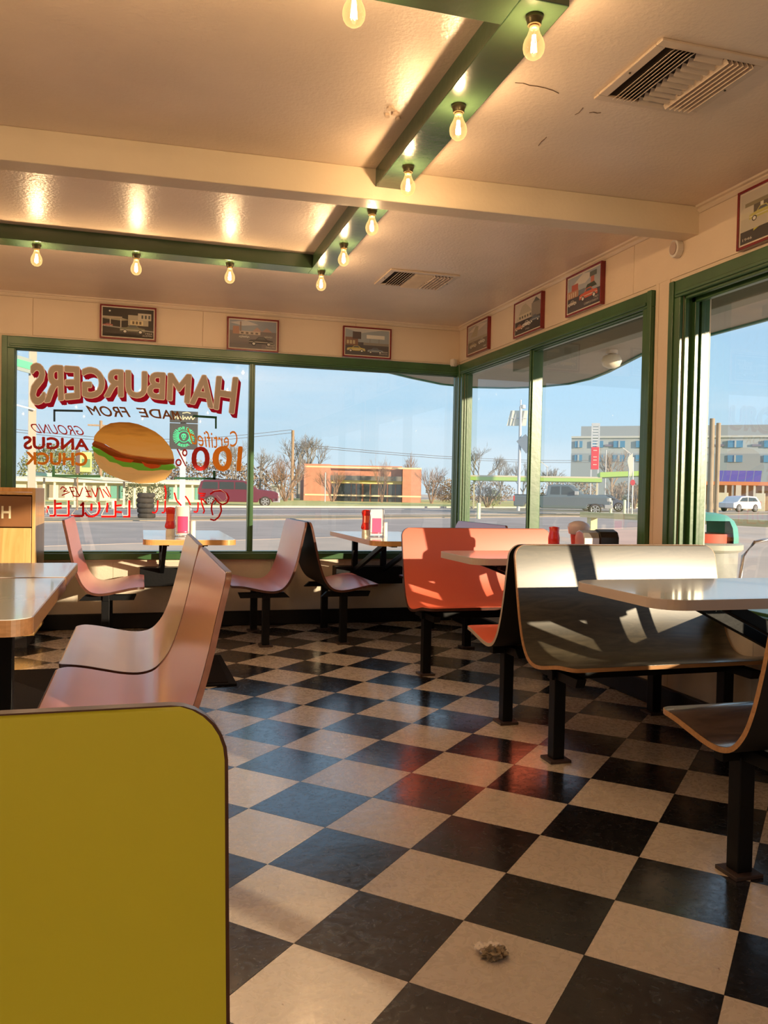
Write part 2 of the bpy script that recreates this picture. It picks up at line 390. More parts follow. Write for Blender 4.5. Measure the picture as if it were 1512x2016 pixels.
# baseboards, crown moulding
tag(MB().box(XL, XW-.03, YW-.03, YW, 0, .115).build('baseboard_back', M_black, bevel=.006), kind='structure')
tag(MB().box(XW-.03, XW, YF, YW-.03, 0, .115).build('baseboard_right', M_black, bevel=.006), kind='structure')
tag(MB().box(XL, XL+.03, YF, YW-.03, 0, .115).build('baseboard_left', M_black), kind='structure')
M_crown = mat('crown_paint', (.80, .66, .50), .4)
cp = [(0, 0), (.03, 0), (.026, -.008), (.014, -.012), (.016, -.02), (.006, -.032), (0, -.034)]
b = MB(); b.prism(cp, XL, XW, lambda a, z, c: (c, YW-a, ZC+z)); tag(b.build('trim_2', M_crown), kind='structure')
b = MB(); b.prism(cp, YF, by(XW), lambda a, z, c: (XW-a, c, ZC+z)); b.prism(cp, by(XW)+.115, YW, lambda a, z, c: (XW-a, c, ZC+z)); tag(b.build('trim_3', M_crown), kind='structure')
# ---------------- windows
GY = YW+.07; GX = XW+.09
def frame_set(win, axis, a0, a1, base, mull, glass, seamless=False, st=(.012, .026, .012)):
    """casing + stepped jamb + sill around an opening; axis 'y' = back wall (a is x), 'x' = right wall (a is y)"""
    def bx(mb, p0, p1, d0, d1, z0, z1):   # d = depth into the wall (negative = into room)
        if axis == 'y': mb.box(p0, p1, base+d0, base+d1, z0, z1)
        else: mb.box(base+d0, base+d1, p0, p1, z0, z1)
    cw = .085
    m = MB(); bx(m, a0-cw, a1+(cw if not seamless else 0), -.022, .0, ZT, ZT+cw); bx(m, a0-cw*.4, a1+(cw*.4 if not seamless else 0), -.03, -.02, ZT+.012, ZT+.03)
    m.build('top_casing', M_green, win, bevel=.004)
    for s, p in ((-1, a0), (1, a1)):
        if seamless and s == 1: continue
        m = MB(); bx(m, min(p, p+s*cw), max(p, p+s*cw), -.022, .0, ZS-.0, ZT); 
        if axis == 'y' or True: bx(m, min(p+s*cw*.55, p+s*cw), max(p+s*cw*.55, p+s*cw), -.03, -.02, ZS, ZT+cw)
        m.build('side_casing', M_green, win, bevel=.004)
    # stepped jambs and head, three stops
    for k, (dd, pr) in enumerate(((.0, st[0]), (glass*.36, st[1]), (glass*.72, st[2]))):
        m = MB()
        bx(m, a0-.001, a0+pr, dd, dd+.022, ZB, ZT); bx(m, a1-pr, a1+.001, dd, dd+.022, ZB, ZT); bx(m, a0, a1, dd, dd+.022, ZT-pr, ZT+.001)
        m.build('stop_moulding', M_green, win, bevel=.003)
    m = MB(); bx(m, a0-.03, a0+.003, .001, glass+.022, ZS, ZT+.03); bx(m, a1-.003, a1+.03, .001, glass+.022, ZS, ZT+.03); bx(m, a0, a1, .001, glass+.022, ZT-.003, ZT+.03)
    m.build('jamb_lining', M_green, win, bevel=.002)
    m = MB(); bx(m, a0-cw, a1+(cw if not seamless else -.02), -.045, .0, ZS-.005, ZB-.012); bx(m, a0, a1, 0, glass+.025, ZS, ZB)
    m.build('sill', M_green, win, bevel=.004)
    for p in mull:
        m = MB(); bx(m, p-.022, p+.022, glass-.05, glass+.03, ZB, ZT); bx(m, p-.010, p+.010, glass-.062, glass-.05, ZB, ZT)
        m.build('mullion', M_green, win, bevel=.004)
    m = MB(); g = (GY-YW) if axis == 'y' else (GX-XW)
    bx(m, a0, a1, glass-.002+0, glass+.002, ZB, ZT)
    return m
win1 = empty('window_1', (0, 0, 0), kind='structure')
frame_set(win1, 'y', WX0, WX1, YW, [.831], .07, True, (.006, .010, .006))
def pane(axis, a0, a1, win, plane):
    mb = MB()
    if axis == 'y': mb.add([(a0, plane, ZB), (a1, plane, ZB), (a1, plane, ZT), (a0, plane, ZT)], [(0, 1, 2, 3)])
    else: mb.add([(plane, a0, ZB), (plane, a1, ZB), (plane, a1, ZT), (plane, a0, ZT)], [(0, 1, 2, 3)])
    return mb.build('pane', M_glass, win)
paneL = pane('y', WX0, .831, win1, GY); pane('y', .831, WX1, win1, GY)
MUL = 5.235
win2 = empty('window_2', (0, 0, 0), kind='structure')
frame_set(win2, 'x', W1a, W1b, XW, [MUL], .05, st=(.008, .014, .008)); pane('x', W1a, MUL, win2, XW+.05); pane('x', MUL, W1b, win2, XW+.05)
win3 = empty('window_3', (0, 0, 0), kind='structure')
frame_set(win3, 'x', W2a, W2b, XW, [2.0], .13, st=(.014, .030, .016)); pane('x', W2a, 2.0, win3, XW+.13); pane('x', 2.0, W2b, win3, XW+.13)
win4 = empty('window_4', (0, 0, 0), kind='structure')
frame_set(win4, 'x', W3a, W3b, XW, [-1.4], .09); pane('x', W3a, W3b, win4, GX)
win5 = empty('window_5', (0, 0, 0), kind='structure')
m = MB(); m.add([(XL-.08, -2, ZB), (XL-.08, 1.2, ZB), (XL-.08, 1.2, ZT), (XL-.08, -2, ZT)], [(0, 1, 2, 3)]).add([(XL-.08, 1.6, ZB), (XL-.08, 4.6, ZB), (XL-.08, 4.6, ZT), (XL-.08, 1.6, ZT)], [(0, 1, 2, 3)]); m.build('pane', M_glass, win5)
# ---------------- sign painting on the back window
LY = GY-.004
def onglass(px, py, dy=0.0): return at(px, py, 'y', LY+dy)
def warp(top, bot, dy=0, dx=0, dz=0):
    """top/bot: 3 px points text-left, middle, text-right"""
    def qd(p, u):
        a, m_, c = p; l0 = (1-u)*(1-2*u); l1 = 4*u*(1-u); l2 = u*(2*u-1)
        return (a[0]*l0+m_[0]*l1+c[0]*l2, a[1]*l0+m_[1]*l1+c[1]*l2)
    def fn(u, w):
        t, b_ = qd(top, u), qd(bot, u); p = onglass(b_[0]+(t[0]-b_[0])*w, b_[1]+(t[1]-b_[1])*w, dy); return (p.x+dx, p.y, p.z+dz)
    return fn
P_tan = paint_mat('tan_sign_paint', (.52, .43, .34), 0); P_mar = paint_mat('maroon_sign_paint', (.42, .012, .045), 0); P_cream = paint_mat('cream_outline_paint', (1, .88, .82), 0)
P_brown = paint_mat('brown_sign_paint', (.42, .18, .07)); P_red = paint_mat('red_sign_paint', (.78, .02, .02)); P_dred = paint_mat('dark_red_sign_paint', (.55, .045, .035), .15)
P_or = paint_mat('orange_sign_paint', (1, .34, .04), .15); P_gr = paint_mat('green_sign_paint', (.30, .62, .36)); P_dgr = paint_mat('dark_green_sign_paint', (.07, .20, .12)); P_teal = paint_mat('slate_sign_paint', (.10, .16, .18))
sign = empty('window_lettering', (0, 0, 0), parent=paneL, label='hand painted burger advertisement in mirrored lettering'); sign.matrix_parent_inverse = Matrix.Identity(4)
TOPH = ((467, 744), (262, 731), (61, 716)); BOTH = ((459, 814), (262, 781), (62, 797))
_, bd = text_on('probe', 'HAMBURGERS', warp(TOPH, BOTH), P_tan, None, spacing=.98); bpy.data.objects.remove(_)
def bold_on(name, st, top, bot, m_, rad, dy, shear=0, spacing=1.0, sweep=None, n=8):
    """brush-thick lettering: the thin strokes laid side by side, merged into one mesh"""
    offs = [(0, 0)]+[(rad*math.cos(2*math.pi*k/n), rad*math.sin(2*math.pi*k/n)) for k in range(n if rad else 0)]
    if sweep: offs = [(a+sweep[0]*f/7, c+sweep[1]*f/7) for f in range(1, 8) for a, c in offs[::2]+offs[:1]]
    mb_ = MB()
    for k, (a, c) in enumerate(offs):
        o, _b = text_on(name, st, warp(top, bot, dy+.00003*k, a, c), m_, None, shear=shear, spacing=spacing)
        mb_.add([tuple(v.co) for v in o.data.vertices], [tuple(p.vertices) for p in o.data.polygons]); bpy.data.objects.remove(o)
    return mb_.build(name, m_, sign)
bold_on('lettering', 'HAMBURGERS', TOPH, BOTH, P_tan, .0065, -.0024, spacing=.98)
bold_on('lettering_outline', 'HAMBURGERS', TOPH, BOTH, P_cream, .0120, -.0018, spacing=.98, n=14)
bold_on('lettering_shadow', 'HAMBURGERS', TOPH, BOTH, P_mar, .0095, -.0008, spacing=.98, sweep=(.024, -.034))
def lines(name, st, top, bot, m_, off=.0, shear=0, spacing=1.0, drop=None):
    return bold_on('lettering', st, top, bot, m_, off*.14, -.001, shear, spacing)
lines('m', 'MADE', ((352, 810), (322, 807), (268, 803)), ((357, 828), (320, 824), (272, 820)), P_brown, .012, .25)
lines('f', 'FROM', ((251, 802), (210, 800), (169, 799)), ((257, 821), (215, 820), (176, 816)), P_brown, .012, .25)
lines('g', 'GROUND', ((160, 839), (110, 836), (58, 834)), ((167, 857), (115, 855), (67, 852)), P_dred, .0, .3)
lines('a', 'ANGUS', ((172, 865), (110, 862), (46, 859)), ((174, 886), (110, 884), (48, 884)), P_dred, .03)
lines('c', 'CHUCK', ((170, 891), (110, 892), (50, 890)), ((172, 917), (110, 915), (52, 914)), P_or, .03)
lines('c', 'Certified', ((470, 846), (425, 850), (368, 842)), ((466, 878), (420, 882), (372, 872)), P_or, .0, .35)
lines('1', '10', ((476, 880), (452, 880), (420, 880)), ((472, 926), (450, 926), (420, 926)), P_or, .055)
lines('1', '0', ((412, 880), (395, 880), (378, 880)), ((412, 926), (395, 926), (378, 926)), P_dred, .03)
lines('p', '%', ((369, 884), (358, 884), (345, 884)), ((369, 918), (358, 918), (345, 918)), P_dred, .0)
def strokes(name, segs, m_, w=.008, dy=0):
    b = MB()
    for sg in segs:
        ww = w
        if isinstance(sg[0], (int, float)): ww = sg[0]; sg = sg[1:]
        P = [onglass(x, y, dy) for x, y in sg]
        for k in range(len(P)-1): b.bar(P[k], P[k+1], ww, .0012, up=(0, 1, 0))
    return b.build(name, m_, sign)
def c3(*p): return [(20+x/6.3, 820+y/6.3) for x, y in p]
def c4(*p): return [(240+x/5.815, 820+y/5.815) for x, y in p]
# corner brackets painted round the advertisement
strokes('corner_bracket', [(.016,)+tuple(((107, 808), (163, 809))), (.014, (107, 806), (107, 830))], P_teal)
strokes('corner_bracket', [(.018, (380, 819), (427, 822)), (.014, (425, 821), (425, 844))], P_dgr)
strokes('corner_bracket', [(.020,)+tuple(c3((520, 735), (1120, 742))), (.020,)+tuple(c3((537, 610), (537, 735)))], P_gr)
strokes('corner_bracket', [(.016,)+tuple(c4((600, 705), (1075, 712))), (.020,)+tuple(c4((1057, 620), (1057, 720)))], P_dgr)
# NEVER FROZEN: red drop shadow strokes, letter faces left clear with a cream inline
fr = [c3((1478, 1040), (1478, 1250)), c3((1400, 1240), (1490, 1240)), c3((1310, 1108), (1385, 1100)), c3((1310, 1182), (1385, 1188)), c3((1305, 1045), (1305, 1245)), c3((1130, 1240), (1310, 1240)), c3((1205, 1070), (1200, 1190)),
      c3((1100, 1060), (1112, 1150), (1085, 1210), (1030, 1240), (960, 1235), (925, 1190)), c3((1010, 1080), (1005, 1170)), c3((910, 1070), (870, 1110)), c3((905, 1060), (905, 1235)), c3((750, 1232), (905, 1235)), c3((725, 1040), (725, 1225)), c3((575, 1225), (735, 1228)), c3((570, 1085), (640, 1080)), c3((570, 1135), (640, 1130)),
      c3((555, 1030), (555, 1230)), c3((490, 1230), (555, 1230)), c3((445, 1195), (475, 1110))]
strokes('lettering', fr, P_red, .0155)
ol = [c3((1460, 1040), (1460, 1228), (1395, 1228), (1395, 1195)), c3((1290, 1050), (1290, 1225), (1130, 1225), (1190, 1110), (1190, 1060), (1280, 1050)), c3((925, 1060), (990, 1040), (1050, 1050), (1090, 1100), (1075, 1190), (1000, 1215), (950, 1160), (925, 1060)),
      c3((760, 1040), (900, 1045), (760, 1215), (890, 1218)), c3((710, 1040), (710, 1212), (575, 1212)), c3((540, 1035), (540, 1215), (490, 1215), (445, 1100), (445, 1215))]
strokes('lettering_outline', ol, P_cream, .0035, -.001)
nv = [c3((620, 905), (650, 870), (700, 900), (660, 930), (720, 925)), c3((640, 980), (740, 935)), c3((735, 870), (790, 990)), c3((740, 880), (790, 880)), c3((750, 930), (800, 925)), c3((780, 985), (860, 995)), c3((800, 870), (860, 990), (900, 880)), c3((930, 870), (985, 990)), c3((940, 990), (1010, 995)), c3((940, 930), (1000, 925)), c3((1010, 890), (1060, 1000), (1090, 880)), c3((1110, 880), (1160, 1010)), c3((1150, 900), (1230, 1000)), c3((1190, 870), (1250, 1000))]
strokes('lettering', nv, P_red, .008)
sc = [c4((345, 1095), (380, 1105), (405, 1070), (412, 960)), c4((455, 1100), (485, 1100), (495, 1060), (497, 960)), c4((495, 950), (505, 880), (490, 790)), c4((600, 870), (625, 960), (680, 1020)), c4((725, 910), (760, 960), (785, 1015)), c4((820, 1090), (860, 1095), (872, 1050), (872, 980)), c4((905, 930), (915, 1000), (945, 1080), (930, 1110)), c4((880, 880), (960, 885)), c4((895, 910), (950, 905)), c4((920, 940), (970, 1000)),
      c4((1010, 890), (1060, 855), (1140, 850), (1200, 880), (1225, 930), (1205, 985), (1150, 1010), (1100, 980), (1060, 930)), c4((1060, 955), (1030, 1000), (1025, 1060), (1040, 1130)), c4((1130, 1010), (1140, 1080), (1110, 1150), (1060, 1190), (1010, 1175))]
strokes('lettering', sc, P_red, .012)
strokes('lettering_outline', [c4((1040, 850), (1130, 835), (1190, 880), (1200, 940), (1160, 980), (1120, 940), (1085, 900)), c4((1120, 1020), (1125, 1090), (1090, 1150))], P_cream, .004, -.001)
# burger picture
burger = empty('burger_painting', (0, 0, 0), parent=sign, label='painted hamburger with lettuce and tomato')
def gp(name, pts, m_, dy):
    b = MB(); P = [onglass(x, y, dy) for x, y in pts]; b.add(P, [tuple(range(len(P)))]); return b.build(name, m_, burger)
def bun_mat():
    m = paint_mat('bun_paint', (.85, .42, .10), .55); t = m.node_tree
    g = N(t, 'ShaderNodeNewGeometry'); s_ = N(t, 'ShaderNodeSeparateXYZ'); n = N(t, 'ShaderNodeTexNoise'); n.inputs['Scale'].default_value = 7
    mt = N(t, 'ShaderNodeMapping'); mt.inputs['Scale'].default_value = (1, 1, 5); ad = N(t, 'ShaderNodeMath', operation='MULTIPLY_ADD'); ad.inputs[1].default_value = .12
    t.links.new(g.outputs['Position'], mt.inputs[0]); t.links.new(mt.outputs[0], n.inputs[0]); t.links.new(g.outputs['Position'], s_.inputs[0])
    t.links.new(n.outputs[0], ad.inputs[0]); t.links.new(s_.outputs['Z'], ad.inputs[2])
    mr = N(t, 'ShaderNodeMapRange'); mr.inputs[1].default_value = 1.36; mr.inputs[2].default_value = 1.64
    t.links.new(ad.outputs[0], mr.inputs[0])
    r = N(t, 'ShaderNodeValToRGB'); r.color_ramp.elements[0].color = (1, .50, .13, 1); r.color_ramp.elements[1].color = (.45, .13, .015, 1)
    k = r.color_ramp.elements.new(.55); k.color = (.95, .40, .06, 1)
    t.links.new(mr.outputs[0], r.inputs[0])
    for nn in t.nodes:
        if nn.type in ('BSDF_DIFFUSE', 'BSDF_TRANSLUCENT'): t.links.new(r.outputs[0], nn.inputs[0])
    return m
M_bun = bun_mat()
low = [(183, 885), (186, 903), (195, 920), (215, 935), (245, 946), (275, 952), (305, 951), (325, 944), (338, 930), (342, 918), (300, 912), (250, 905), (205, 885)]
gp('bottom_bun', low, paint_mat('bottom_bun_paint', (.88, .50, .16)), -.0006)
gp('bottom_bun_crumb', [(184, 884), (192, 902), (210, 916), (240, 929), (275, 935), (310, 934), (338, 927), (342, 916), (300, 910), (250, 905), (205, 885)], paint_mat('crumb_paint', (.95, .76, .42)), -.0009)
gp('lettuce', [(180, 880), (184, 888), (194, 896), (206, 900), (216, 909), (230, 912), (242, 919), (258, 920), (272, 926), (300, 927), (318, 925), (333, 926), (347, 921), (340, 912), (300, 908), (250, 900), (205, 882), (186, 874)], paint_mat('lettuce_paint', (.25, .72, .10)), -.0012)
gp('patty', [(181, 874), (186, 867), (200, 871), (215, 880), (240, 891), (262, 896), (300, 901), (343, 903), (343, 913), (325, 915), (300, 915), (275, 912), (255, 909), (235, 904), (215, 896), (196, 884), (183, 879)], paint_mat('patty_paint', (.42, .09, .02)), -.0015)
gp('tomato_slice', [(221, 898), (235, 901), (255, 904), (264, 906), (258, 911), (243, 909), (228, 905)], paint_mat('tomato_paint', (.95, .16, .04)), -.0018)
gp('tomato_slice', [(278, 908), (290, 913), (305, 914), (318, 916), (312, 921), (298, 923), (285, 918)], MATS['tomato_paint'], -.0018)
gp('top_bun', [(184, 867), (186, 858), (192, 850), (203, 840), (218, 833), (235, 831), (255, 831.5), (272, 835), (290, 842), (306, 850), (320, 861), (333, 877), (340, 890), (343, 904), (320, 905), (300, 903), (275, 899), (258, 898), (240, 893), (222, 884), (208, 875), (196, 871)], M_bun, -.0021)
# ---------------- green ceiling beams with bulbs
ZG = 2.40
for nm, bxs in (('trim_4', (.96, 1.10, 2.06, by(1.03))), ('trim_5', (.96, 1.10, by(1.03)+.115, 5.045)), ('trim_6', (-3.0, .96, 2.06, 2.20)), ('trim_7', (-3.0, .96, 4.905, 5.045)), ('trim_8', (-3.0, -2.86, 2.2, 4.905)), ('trim_9', (-3.0, 1.10, -.67, -.53)), ('trim_10', (-3.0, 1.10, -2.47, -2.33))):  # last two trims added to carry the fill bulbs behind the camera
    x0, x1, y0, y1 = bxs; m = MB().box(x0, x1, y0, y1, ZG, ZC)
    tag(m.build(nm, M_greenb, bevel=.003), kind='structure')
M_bulbglass = None
def bulb_glass():
    m = bpy.data.materials.new('bulb_glass'); m.use_nodes = True; t = m.node_tree; t.nodes.clear()
    o = N(t, 'ShaderNodeOutputMaterial'); tr = N(t, 'ShaderNodeBsdfTransparent'); tr.inputs[0].default_value = (1, .95, .85, 1)
    em = N(t, 'ShaderNodeEmission'); em.inputs[0].default_value = (1, .58, .20, 1); em.inputs[1].default_value = 1.5
    gl = N(t, 'ShaderNodeBsdfGlossy'); gl.inputs['Roughness'].default_value = .05
    lw = N(t, 'ShaderNodeLayerWeight'); lw.inputs[0].default_value = .35
    mr = N(t, 'ShaderNodeMapRange'); mr.inputs[3].default_value = .22; mr.inputs[4].default_value = .75
    m1 = N(t, 'ShaderNodeMixShader'); m2 = N(t, 'ShaderNodeMixShader'); m2.inputs[0].default_value = .05
    t.links.new(lw.outputs['Facing'], mr.inputs[0]); t.links.new(mr.outputs[0], m1.inputs[0]); t.links.new(tr.outputs[0], m1.inputs[1]); t.links.new(em.outputs[0], m1.inputs[2])
    t.links.new(m1.outputs[0], m2.inputs[1]); t.links.new(gl.outputs[0], m2.inputs[2]); t.links.new(m2.outputs[0], o.inputs[0]); return m
M_bg = bulb_glass()
M_fil = mat('glowing_filament', (1, .8, .5), emit=(1, .86, .62), estr=9)
def make_bulb():
    r = empty('light_bulb')
    MB().lathe([(.0, 0), (.024, 0), (.024, -.008), (.021, -.012), (.019, -.026), (.0, -.026)], 20).build('socket', M_brass, r, smooth='auto')
    MB().lathe([(.0125, -.022), (.0125, -.034), (.011, -.036)], 16).build('cap', mat('bulb_cap', (.75, .40, .16), .3, metal=.8), r, smooth=True)
    MB().lathe([(.0130, -.030), (.0145, -.040), (.019, -.053), (.026, -.066), (.0298, -.078), (.0303, -.088), (.028, -.100), (.022, -.110), (.013, -.1165), (.004, -.1185)], 24).build('bulb', M_bg, r, smooth=True)
    m = MB()
    for k in range(6):
        a = k*math.pi/3; m.tube([(.005*math.cos(a), .005*math.sin(a), -.052), (.009*math.cos(a), .009*math.sin(a), -.098)], .001, 6)
    m.build('filament', M_fil, r)
    MB().tube([(0, 0, -.036), (0, 0, -.06)], .0035, 8).build('stem', M_chrome, r)
    l = bpy.data.lights.new('bulb_light', 'POINT'); l.energy = BULB_W; l.color = (1, .68, .38); l.shadow_soft_size = .010
    lo = bpy.data.objects.new('bulb_light', l); COL.objects.link(lo); lo.parent = r; lo.location = (0, 0, -.080)
    return r
bulb0 = make_bulb()
def ord_(n): return ['nearest', 'second nearest', 'third nearest', 'fourth nearest', 'farthest'][n]
bl = []
for k, (y, lab) in enumerate(((2.13, 'round filament bulb at the near corner of the green ceiling beam'), (2.69, 'round filament bulb on the side beam, next after the near corner'), (3.25, 'round filament bulb on the side beam just in front of the cream crossbeam'),
                              (3.80, 'round filament bulb on the side beam just behind the cream crossbeam'), (4.37, 'round filament bulb on the side beam between crossbeam and far corner'), (4.95, 'round filament bulb at the far corner of the green ceiling beam'))):
    bl.append((1.025 if k else 1.03, y, lab))
bl += [(.482, 4.97, 'round filament bulb on the far beam, first left of the corner'), (-.045, 4.97, 'round filament bulb on the far beam, second left of the corner'), (-.572, 4.97, 'round filament bulb at the left edge of the far beam, third from the corner'),
       (.515, 2.13, 'round filament bulb cut off by the top of the photo, left of the near corner')]
UN = 'filament bulb on the ceiling beam outside the photo'
for x in (-1.1, -1.64, -2.18, -2.93): bl.append((x, 4.97, None))
for x in (-.03, -.57, -1.1, -1.64, -2.18, -2.93): bl.append((x, 2.13, None))
for y in (3.1, 4.05): bl.append((-2.93, y, None))
for x in (1.03, 0, -1.0, -2.0, -2.9): bl += [(x, -.6, None), (x, -2.4, None)]  # two unseen rear rows, added as fill light for the camera side
seq = {}
for k, (x, y, lab) in enumerate(bl):
    o = bulb0 if k == 0 else copy_tree(bulb0)
    o.location = (x, y, ZG)
    if lab: tag(o, lab, 'light bulb', 'bulbs along the green ceiling beams')
    else:
        row = 'on the near beam left of the photo' if abs(y-2.13) < .1 else 'on the far beam left of the photo' if abs(y-4.97) < .1 else 'on the first added fill beam behind the camera' if abs(y+.6) < .1 else 'on the rearmost added fill beam' if y < -2 else 'on the left side beam'
        seq.setdefault(row, 0); seq[row] += 1; od = ['first', 'second', 'third', 'fourth', 'fifth', 'sixth'][seq[row]-1]
        tag(o, 'filament bulb %s, %s one from the right' % (row, od) if 'side' not in row else 'filament bulb %s, %s' % (row, 'nearer' if y < 3.5 else 'farther'), 'light bulb', 'bulbs outside the photo')
# ---------------- ceiling vents
M_vent = mat('vent_enamel', (.74, .60, .47), .4, noise=.1, nscale=9)
M_dark = mat('duct_dark', (.02, .012, .01), .9)
def vent(x0, x1, y0, y1, label):
    r = empty('ceiling_vent', ((x0+x1)/2, (y0+y1)/2, ZC), 0, label, 'air vent')
    w, d = (x1-x0)/2, (y1-y0)/2; f = .035
    m = MB(); m.box(-w, w, -d, -d+f, -.010, 0).box(-w, w, d-f, d, -.010, 0).box(-w, -w+f, -d+f, d-f, -.010, 0).box(w-f, w, -d+f, d-f, -.010, 0)
    m.build('frame', M_vent, r, bevel=.003)
    MB().box(-w+f, w-f, -d+f, d-f, -.0015, -.0005).build('duct_opening', M_dark, r)
    iw = w-f; third = 2*iw/3
    # left bank (open towards the camera), middle bank across, right bank
    for k in range(6):
        x = -iw+.028+k*(third-.03)/5.5
        MB().bar((x, -d+f, -.012), (x, d-f, -.012), .020, .0012, up=(-.55, 0, .83)).build('louver', M_vent, r)
    for k in range(10):
        y = -d+f+.012+k*(2*(d-f)-.024)/9
        MB().bar((-iw+third+.006, y, -.010), (iw-third-.004, y, -.010), .026, .0012, up=(0, .8, .6)).build('louver', M_vent, r)
    for k in range(6):
        x = iw-third+.006+k*(third-.016)/5
        MB().bar((x, -d+f, -.012), (x, d-f, -.012), .020, .0012, up=(.85, 0, .53)).build('louver', M_vent, r)
    m = MB(); m.lathe([(.004, -.001), (.004, .002)], 8, (-w+.016, 0, -.012)); m.lathe([(.004, -.001), (.004, .002)], 8, (w-.016, 0, -.012)); m.build('screw', M_brass, r)
vent(1.512, 1.915, 2.235, 2.64, 'large square ceiling vent with three banks of louvers above the right windows')
vent(1.487, 1.953, 5.03, 5.43, 'small looking square ceiling vent far back near the window corner')
# ------------------------------------------------------------------ benches
PROF = [(.010, .858), (.020, .82), (.034, .76), (.055, .66), (.076, .575), (.098, .505), (.125, .448), (.165, .404), (.215, .388), (.275, .391), (.34, .404), (.41, .419), (.465, .426), (.505, .424)]
def cat(P, n):
    P = [P[0]]+P+[P[-1]]; out = []
    for i in range(1, len(P)-2):
        for k in range(n):
            t = k/n; o = []
            for c in range(2):
                a, b_, c_, d = (P[i+j-1][c] for j in range(4))
                o.append(.5*((2*b_)+(-a+c_)*t+(2*a-5*b_+4*c_-d)*t*t+(-a+3*b_-3*c_+d)*t**3))
            out.append(tuple(o))
    out.append(P[-2]); return out
def shell_mesh(L, mlam, medge, mback, r1=.055, r2=.05, th=.015):
    dense = cat(PROF, 14); s = [0]
    for i in range(1, len(dense)): s.append(s[-1]+math.dist(dense[i], dense[i-1]))
    tot = s[-1]; rows = [r1*(1-math.cos(math.pi/2*k/7)) for k in range(8)]
    mid = [r1+(tot-r1-r2)*k/44 for k in range(1, 44)]; rows += mid+[tot-r2*(1-math.cos(math.pi/2*k/6)) for k in range(6, -1, -1)]
    def atS(x):
        for i in range(1, len(s)):
            if x <= s[i]+1e-9:
                t = (x-s[i-1])/(s[i]-s[i-1]); a, b_ = dense[i-1], dense[i]
                p = (a[0]+(b_[0]-a[0])*t, a[1]+(b_[1]-a[1])*t); d = (b_[0]-a[0], b_[1]-a[1]); l = math.hypot(*d); return p, (d[0]/l, d[1]/l)
        return dense[-1], (1, 0)
    NC = 12; fr_, bk, rim = [], [], []
    for x in rows:
        (u, z), (du, dz) = atS(x)
        ins = 0
        if x < r1: ins = r1-math.sqrt(max(0, r1*r1-(r1-x)**2))
        if tot-x < r2: ins = r2-math.sqrt(max(0, r2*r2-(r2-(tot-x))**2))
        n = (dz, -du)   # towards the back / underside
        if n[0] > 0: n = (-n[0], -n[1])
        if abs(n[0]) < 1e-6 and n[1] > 0: n = (0, -n[1])
        # consistent: normal pointing away from the sitter
        nn = (dz, -du); 
        if nn[1] > 0 or (abs(nn[1]) < .3 and nn[0] > 0): nn = (-nn[0], -nn[1])
        nn = (nn[0], nn[1]*min(1, x/.12)); rim.append((x, ins, u, z, nn))
        for k in range(NC+1):
            X = ins+(L-2*ins)*k/NC
            fr_.append((X, -u, z)); bk.append((X, -(u+nn[0]*th), z+nn[1]*th))
    R = len(rows); lam = MB(); sh = MB()
    q_ = lambda i, k: i*(NC+1)+k
    lv = []
    for i, (x, ins, u, z, nn) in enumerate(rim):
        e_ = .0035; i2 = ins+e_*(1.0 if 0 < i < R-1 else 2.2)
        if i == 0: z -= e_
        if i == R-1: u -= e_
        for k in range(NC+1):
            X = i2+(L-2*i2)*k/NC; lv.append((X, -(u-nn[0]*.0008), z-nn[1]*.0008))
    lam.add(lv, [(q_(i, k), q_(i, k+1), q_(i+1, k+1), q_(i+1, k)) for i in range(R-1) for k in range(NC)])
    nF = len(fr_); allv = fr_+bk; fs = [(nF+q_(i, k), nF+q_(i+1, k), nF+q_(i+1, k+1), nF+q_(i, k+1)) for i in range(R-1) for k in range(NC)]
    sh.add(allv, fs, 1); fe = [(q_(i, k), q_(i, k+1), q_(i+1, k+1), q_(i+1, k)) for i in range(R-1) for k in range(NC)]
    sh.f += fe; sh.m += [0]*len(fe)
    ed = []
    for i in range(R-1):
        for k in (0, NC): ed.append((q_(i, k), q_(i+1, k), nF+q_(i+1, k), nF+q_(i, k)))
    for k in range(NC):
        for i in (0, R-1): ed.append((q_(i, k), q_(i, k+1), nF+q_(i, k+1), nF+q_(i, k)))
    o = len(sh.v)-len(allv)
    for f in ed: sh.f.append(tuple(f)); sh.m.append(0)
    return lam.mesh('seat_laminate', mlam, True), sh.mesh('seat_shell', [medge, mback], False)
def make_bench(L, loc, rz, mlam, medge, label, group, double_crossbar=True, legs=None, back=None):
    r = empty('booth_bench', loc, rz, label, 'bench', group)
    a, b_ = shell_mesh(L, mlam, medge, back or M_backing)
    sh = bpy.data.objects.new('seat_shell', b_); COL.objects.link(sh); sh.parent = r
    b_.polygons.foreach_set('use_smooth', [True]*len(b_.polygons)); sm = sh.modifiers.new('split', 'EDGE_SPLIT'); sm.split_angle = math.radians(40)
    la = bpy.data.objects.new('seat_laminate', a); COL.objects.link(la); la.parent = r
    for X in (legs or (.087, L-.12)):
        lg = MB().box(X-.025, X+.025, -.288, -.238, .012, .345).build('leg', M_steel, r, bevel=.003)
        MB().box(X-.046, X+.046, -.309, -.217, 0, .012).build('foot_plate', mat('scuffed_foot_plate', (.05, .03, .025), .45), lg, bevel=.002)
        m = MB(); m.prism([(-.455, .372), (-.14, .372), (-.10, .335), (-.44, .335)][::-1], X-.02, X+.02, lambda p, z, c: (c, p, z))
        m.build('seat_bracket', M_steel, r, bevel=.002)
    MB().box(.05, L-.04, -.285, -.245, .332, .372).build('seat_rail', M_steel, r, bevel=.002)
    m = MB()
    for X in (.12, L/2, L-.15): m.box(X-.03, X+.03, -.30, -.23, .369, .3775)
    m.build('mounting_pad', M_steel, r)
    return r
